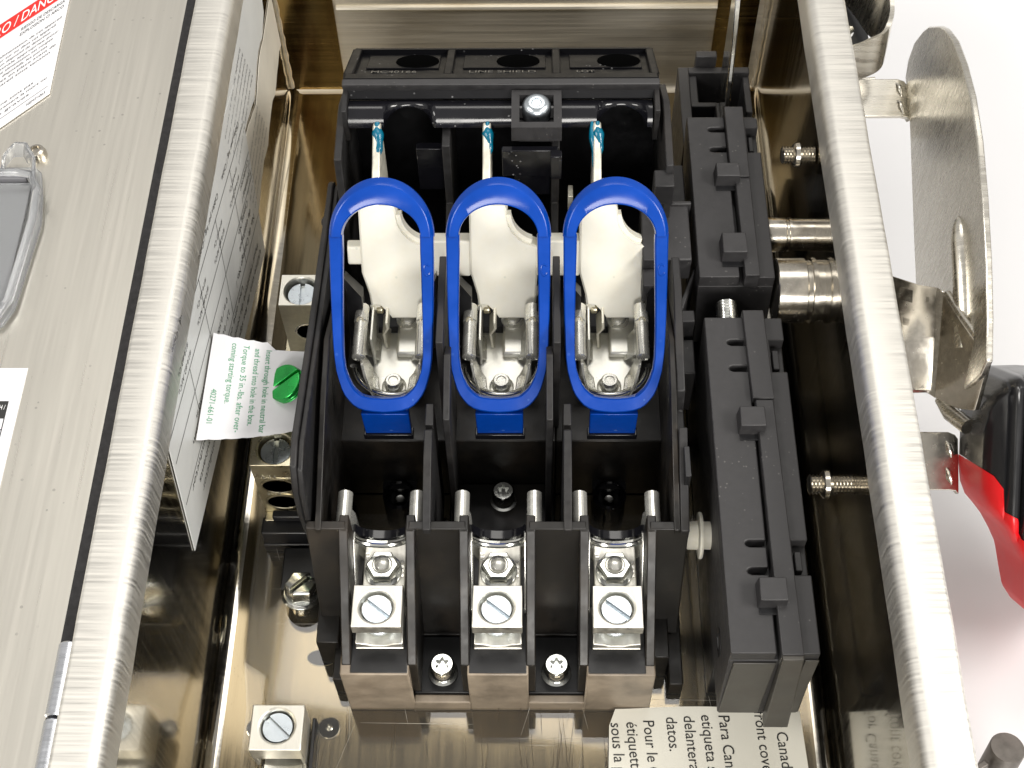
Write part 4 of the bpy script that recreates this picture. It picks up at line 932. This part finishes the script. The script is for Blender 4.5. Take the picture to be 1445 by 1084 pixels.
for i, (tx, z) in enumerate((('2-14', 36.2), ('6-14', 25.6))): print_text(bm, tx, (-80.4, -205.0, z), (1, 0, 0), (0, 0, 1), 2.6, 0, lift=.05)
r = bmesh.ops.extrude_face_region(bm, geom=bm.faces[:])
for gq in r['geom']:
    if isinstance(gq, bmesh.types.BMVert): gq.co.y -= .3
part('stamped_text', bm, 'tin', l2, smooth=0)

# white paper tag with the green bonding screw through it
P1 = Vector((-94.6, -168.8, 64.0)); P2 = Vector((-94.6, -208.4, 65.2)); P3 = Vector((-66.0, -194.0, 47.6)); P4 = Vector((-66.0, -167.6, 55.0))
def tagp(a, b, h=0.0):                            # a 0..1 wall -> switch, b 0..1 far -> near
    q = (P1*(1-b)+P2*b)*(1-a)+(P4*(1-b)+P3*b)*a
    q = q+Vector((0, 0, -1.6*math.sin(math.pi*a))); return q+Vector((-.45, -.1, .88))*h
bm = bmn(); na, nb = 20, 14; vt = {}; vb = {}
def inside_notch(a, b): return False
for i in range(na+1):
    for j in range(nb+1):
        a, b = i/na, j/nb
        aa = a
        if j == 0 and a > .55: bshift = .17*max(0, math.sin((a-.55)/.45*math.pi*.62))
        else: bshift = 0
        jit = .006*math.sin(i*2.1) if j in (0, nb) else 0
        q = tagp(aa, min(1, b+bshift*(1-b)+jit)); vt[i, j] = bm.verts.new(q+Vector((-.1, 0, .2))); vb[i, j] = bm.verts.new(q)
for i in range(na):
    for j in range(nb):
        bm.faces.new((vt[i, j], vt[i+1, j], vt[i+1, j+1], vt[i, j+1])); bm.faces.new((vb[i, j], vb[i, j+1], vb[i+1, j+1], vb[i+1, j]))
for i in range(na):
    for j in (0, nb): bm.faces.new((vt[i, j], vt[i+1, j], vb[i+1, j], vb[i, j]))
for j in range(nb):
    for i in (0, na): bm.faces.new((vt[i, j], vt[i, j+1], vb[i, j+1], vb[i, j]))
def tag_text(s, a, b0, b1, size):
    V, F = text_mesh(s); wdt = max(v[0] for v in V)
    vs = []
    for v in V:
        b = b0+(b1-b0)*v[0]/wdt; aa = a+v[1]*size
        vs.append(bm.verts.new(tagp(aa, b, .36)))
    for f in F:
        try: bm.faces.new([vs[i] for i in f]).material_index = 1
        except ValueError: pass
tag_text('Insert through hole in neutral bar', .55, .08, .97, .086)
tag_text('and thread into hole in the box.', .435, .08, .88, .086)
tag_text('Torque to 35 in.-lbs. after over-', .315, .06, .94, .086)
tag_text('coming starting torque.', .20, .06, .66, .086)
tag_text('40271-661-01', .065, .53, .85, .075)
single('instruction_tag', bm, 'paper', 'white paper tag with green printing leaning against the left wall', 'paper tag', (-80, -180, 48), mats=['ink_green'], smooth=60)
gs = thing('bonding_screw', 'green slotted bonding screw stuck through the white paper tag', 'screw', (-75.5, -178.5, 14))
c = tagp(.80, .47); ax = Vector((-.40, -.10, .90)).normalized()
bm = bmn(); lathe(bm, c+ax*.35, ax, [(6.3, 0), (6.3, .5)], 32); slot_screw(bm, c+ax*.8, 6.25, 2.4, 1.3, 1.5, math.radians(-62+0), ax, 32, dome=.25); part('head', bm, 'green_screw', gs, bevel=.2)
bm = bmn(); lathe(bm, c-ax*26, ax, [(2.2+.25*(i % 2), i*.8) for i in range(33)], 14); part('shank', bm, 'green_screw', gs)

# hex slotted ground screw and the clear / black pad beside the switch
bm = bmn(); lathe(bm, (0, 0, -7), (0, 0, 1), [(3.0, 0), (3.0, 6.5), (6.2, 6.6), (6.5, 7.3), (5.6, 8.0)], 32)
R6 = [(5.3*math.cos(math.radians(60*i+8)), 5.3*math.sin(math.radians(60*i+8))) for i in range(6)]
loft(bm, [[(x, y, z) for x, y in R6] for z in (.9, 4.4)])
sa = math.radians(52); su = Vector((math.cos(sa), math.sin(sa))); sv = Vector((-su.y, su.x))
for sg in (-1, 1):                                # two halves of the head either side of the slot
    poly = []
    P6 = [Vector(p) for p in R6]
    for i in range(6):
        a, b = P6[i], P6[(i+1) % 6]; da, db = a.dot(sv)*sg-.75, b.dot(sv)*sg-.75
        if da >= 0: poly.append(a)
        if da*db < 0: poly.append(a+(b-a)*(da/(da-db)))
    cxy = sum(poly, Vector((0, 0)))/len(poly)
    loft(bm, [[(p.x, p.y, 4.4) for p in poly], [(p.x, p.y, 5.6) for p in poly], [((cxy+(p-cxy)*.8).x, (cxy+(p-cxy)*.8).y, 6.2) for p in poly]])
rot = Matrix.Rotation(math.radians(-17), 4, 'X') @ Matrix.Rotation(math.radians(6), 4, 'Y')
for v in bm.verts: v.co = (rot @ v.co)+Vector((-69.6, -231.8, 7.2))
single('ground_screw', bm, 'zinc', 'slotted hex head screw on the black pad left of the switch', 'screw', (-69.6, -232.6, 0), bevel=.15)
bm = bmn(); box(bm, -77, -62.4, -214, -229, .4, 5.6); part('insulator_pad', bm, 'black_deep', nt_, bevel=.5)

# loose ground lug at the lower left
gl = thing('ground_lug', 'tin plated ground lug with slotted screw at the near left floor', 'lug', (-71, -280, 0))
bm = bmn(); block_hole(bm, -78.9, -63.2, -286.2, -272.2, 10, 18, -71.0, -278.8, 5.0); box(bm, -76.4, -63.4, -274, -300, .5, 3.2)
for xx in (-78.7, -64.6): box(bm, xx, xx+1.3, -286, -272.4, 3.25, 9.98)
bm2 = part('block', bm, 'tin', gl, bevel=.35)
bm = bmn(); slot_screw(bm, (-71.0, -278.8, 8), 4.6, 8.6, 1.6, 1.5, math.radians(48)); part('lug_screw', bm, 'screw_steel', gl)
bm = bmn(); lathe(bm, (-70, -290, 3.2), (0, 0, 1), [(3.6, 0), (3.6, 1.4), (3.0, 1.8), (0, 1.8)], 24); prism_y(bm, [(-76, 3.25), (-64.5, 3.25), (-64.5, 6.5), (-67, 5.2), (-73, 5.2), (-76, 6.5)], -286.4, -300); part('saddle', bm, 'tin', gl, bevel=.3)
bm = bmn(); box(bm, -62.6, -61.4, -272, -300, .3, 6); part('side_plate', bm, 'black_deep', gl, bevel=.3)

# paper data label by the near right floor
bm = bmn()
n1, n2 = 24, 10; T = {}; Bt = {}
def lab(a, b): 
    x = 28.4+58.6*a+(.8+1.4*a)*b*1.0; y = -268.2+1.2*math.sin(a*3.1)-52*b
    z = 3.0+.35*math.sin(a*5+b*3)+(1.0*(1-a*6)**2 if a < .16 else 0)*max(0, 1-b*3)
    if b == 0 and a == 0: x += 1.8
    return Vector((x-1.4*b*4*(1-a)*.5, y, z))
for i in range(n1+1):
    for j in range(n2+1):
        T[i, j] = bm.verts.new(lab(i/n1, j/n2)+Vector((0, 0, .2))); Bt[i, j] = bm.verts.new(lab(i/n1, j/n2))
for i in range(n1):
    for j in range(n2):
        bm.faces.new((T[i, j], T[i, j+1], T[i+1, j+1], T[i+1, j])); bm.faces.new((Bt[i, j], Bt[i+1, j], Bt[i+1, j+1], Bt[i, j+1]))
for i in range(n1):
    for j in (0, n2): bm.faces.new((T[i, j], T[i+1, j], Bt[i+1, j], Bt[i, j]))
for j in range(n2):
    for i in (0, n1): bm.faces.new((T[i, j], T[i, j+1], Bt[i, j+1], Bt[i, j]))
def ptext(s, x, y, size, slant=.06):
    V, F = text_mesh(s); vs = []
    for v in V:
        px = x+v[1]*size+v[0]*size*slant; py = y-v[0]*size*.92
        a = (px-28.4)/58.6; b = (-268.2-py)/52
        z = lab(min(max(a, 0), 1), min(max(b, 0.01), 1)).z
        vs.append(bm.verts.new((px, py, z+.34)))
    for f in F:
        try: bm.faces.new([vs[i] for i in f]).material_index = 1
        except ValueError: pass
ptext('For Canada see label on', 78.6, -267.0, 4.9); ptext('front cover for ratings.', 72.8, -268.2, 4.9)
ptext('Para Canada vea la', 61.8, -269.6, 4.9); ptext('etiqueta sobre la', 56.4, -269.6, 4.9); ptext('delantera, para los', 51.0, -270.0, 4.9); ptext('datos.', 45.6, -270.4, 4.9)
ptext('Pour le Canada voir', 38.6, -271.4, 4.9); ptext('étiquette placée', 33.4, -272.0, 4.9); ptext('sous la porte', 28.6, -272.4, 4.9)
single('data_label', bm, 'paper_cream', 'cream trilingual paper label under the near end of the black mechanism', 'label', (58, -290, 3), mats=['ink'], smooth=60)

# clear scratched sheet lying over the near half of the floor
cs = thing('clear_shield', 'clear scratched plastic sheet over the near half of the steel floor', 'plastic sheet', (0, -280, 1))
bm = bmn()
pl = [(-87, -200), (-87.5, -246), (-84, -268), (-84, -465), (90.5, -465), (90.5, -150), (84, -150), (84, -200)]
prism_z(bm, pl, 1.9, 2.35); part('sheet', bm, 'clear_sheet', cs, smooth=0)
random.seed(9); bm = bmn()
for i in range(95):
    if i < 34: x0 = random.uniform(-84, 60); L_ = random.uniform(6, 45); y0 = random.uniform(-322, -205); d = Vector((1, random.uniform(-.02, .02), 0))
    else: x0 = random.uniform(-84, 88); y0 = random.uniform(-330, -200); L_ = random.uniform(3, 18); d = Vector((random.uniform(-.35, .35), -1, 0))
    d.normalize(); a = Vector((x0, y0, 2.45)); b = a+d*L_
    if b.x > 89: b.x = 89
    if b.y < -340: b.y = -340
    tube(bm, [a, (a+b)/2, b], [.015, random.uniform(.03, .07), .015], 4)
o = part('scratches', bm, 'scratch', cs); o['kind'] = 'stuff'
random.seed(21); bm = bmn()
for i in range(110):
    x0 = random.uniform(-84, 40); y0 = random.uniform(-318, -262); L_ = random.uniform(6, 26); d = Vector((random.uniform(-.12, .12), -1, 0)).normalized()
    a = Vector((x0, y0, 2.44)); b = a+d*L_
    tube(bm, [a, (a+b)/2+Vector((random.uniform(-.3, .3), 0, 0)), b], [.015, random.uniform(.04, .10), .015], 4)
o = part('scuff_lines', bm, 'scuff', cs); o['kind'] = 'stuff'
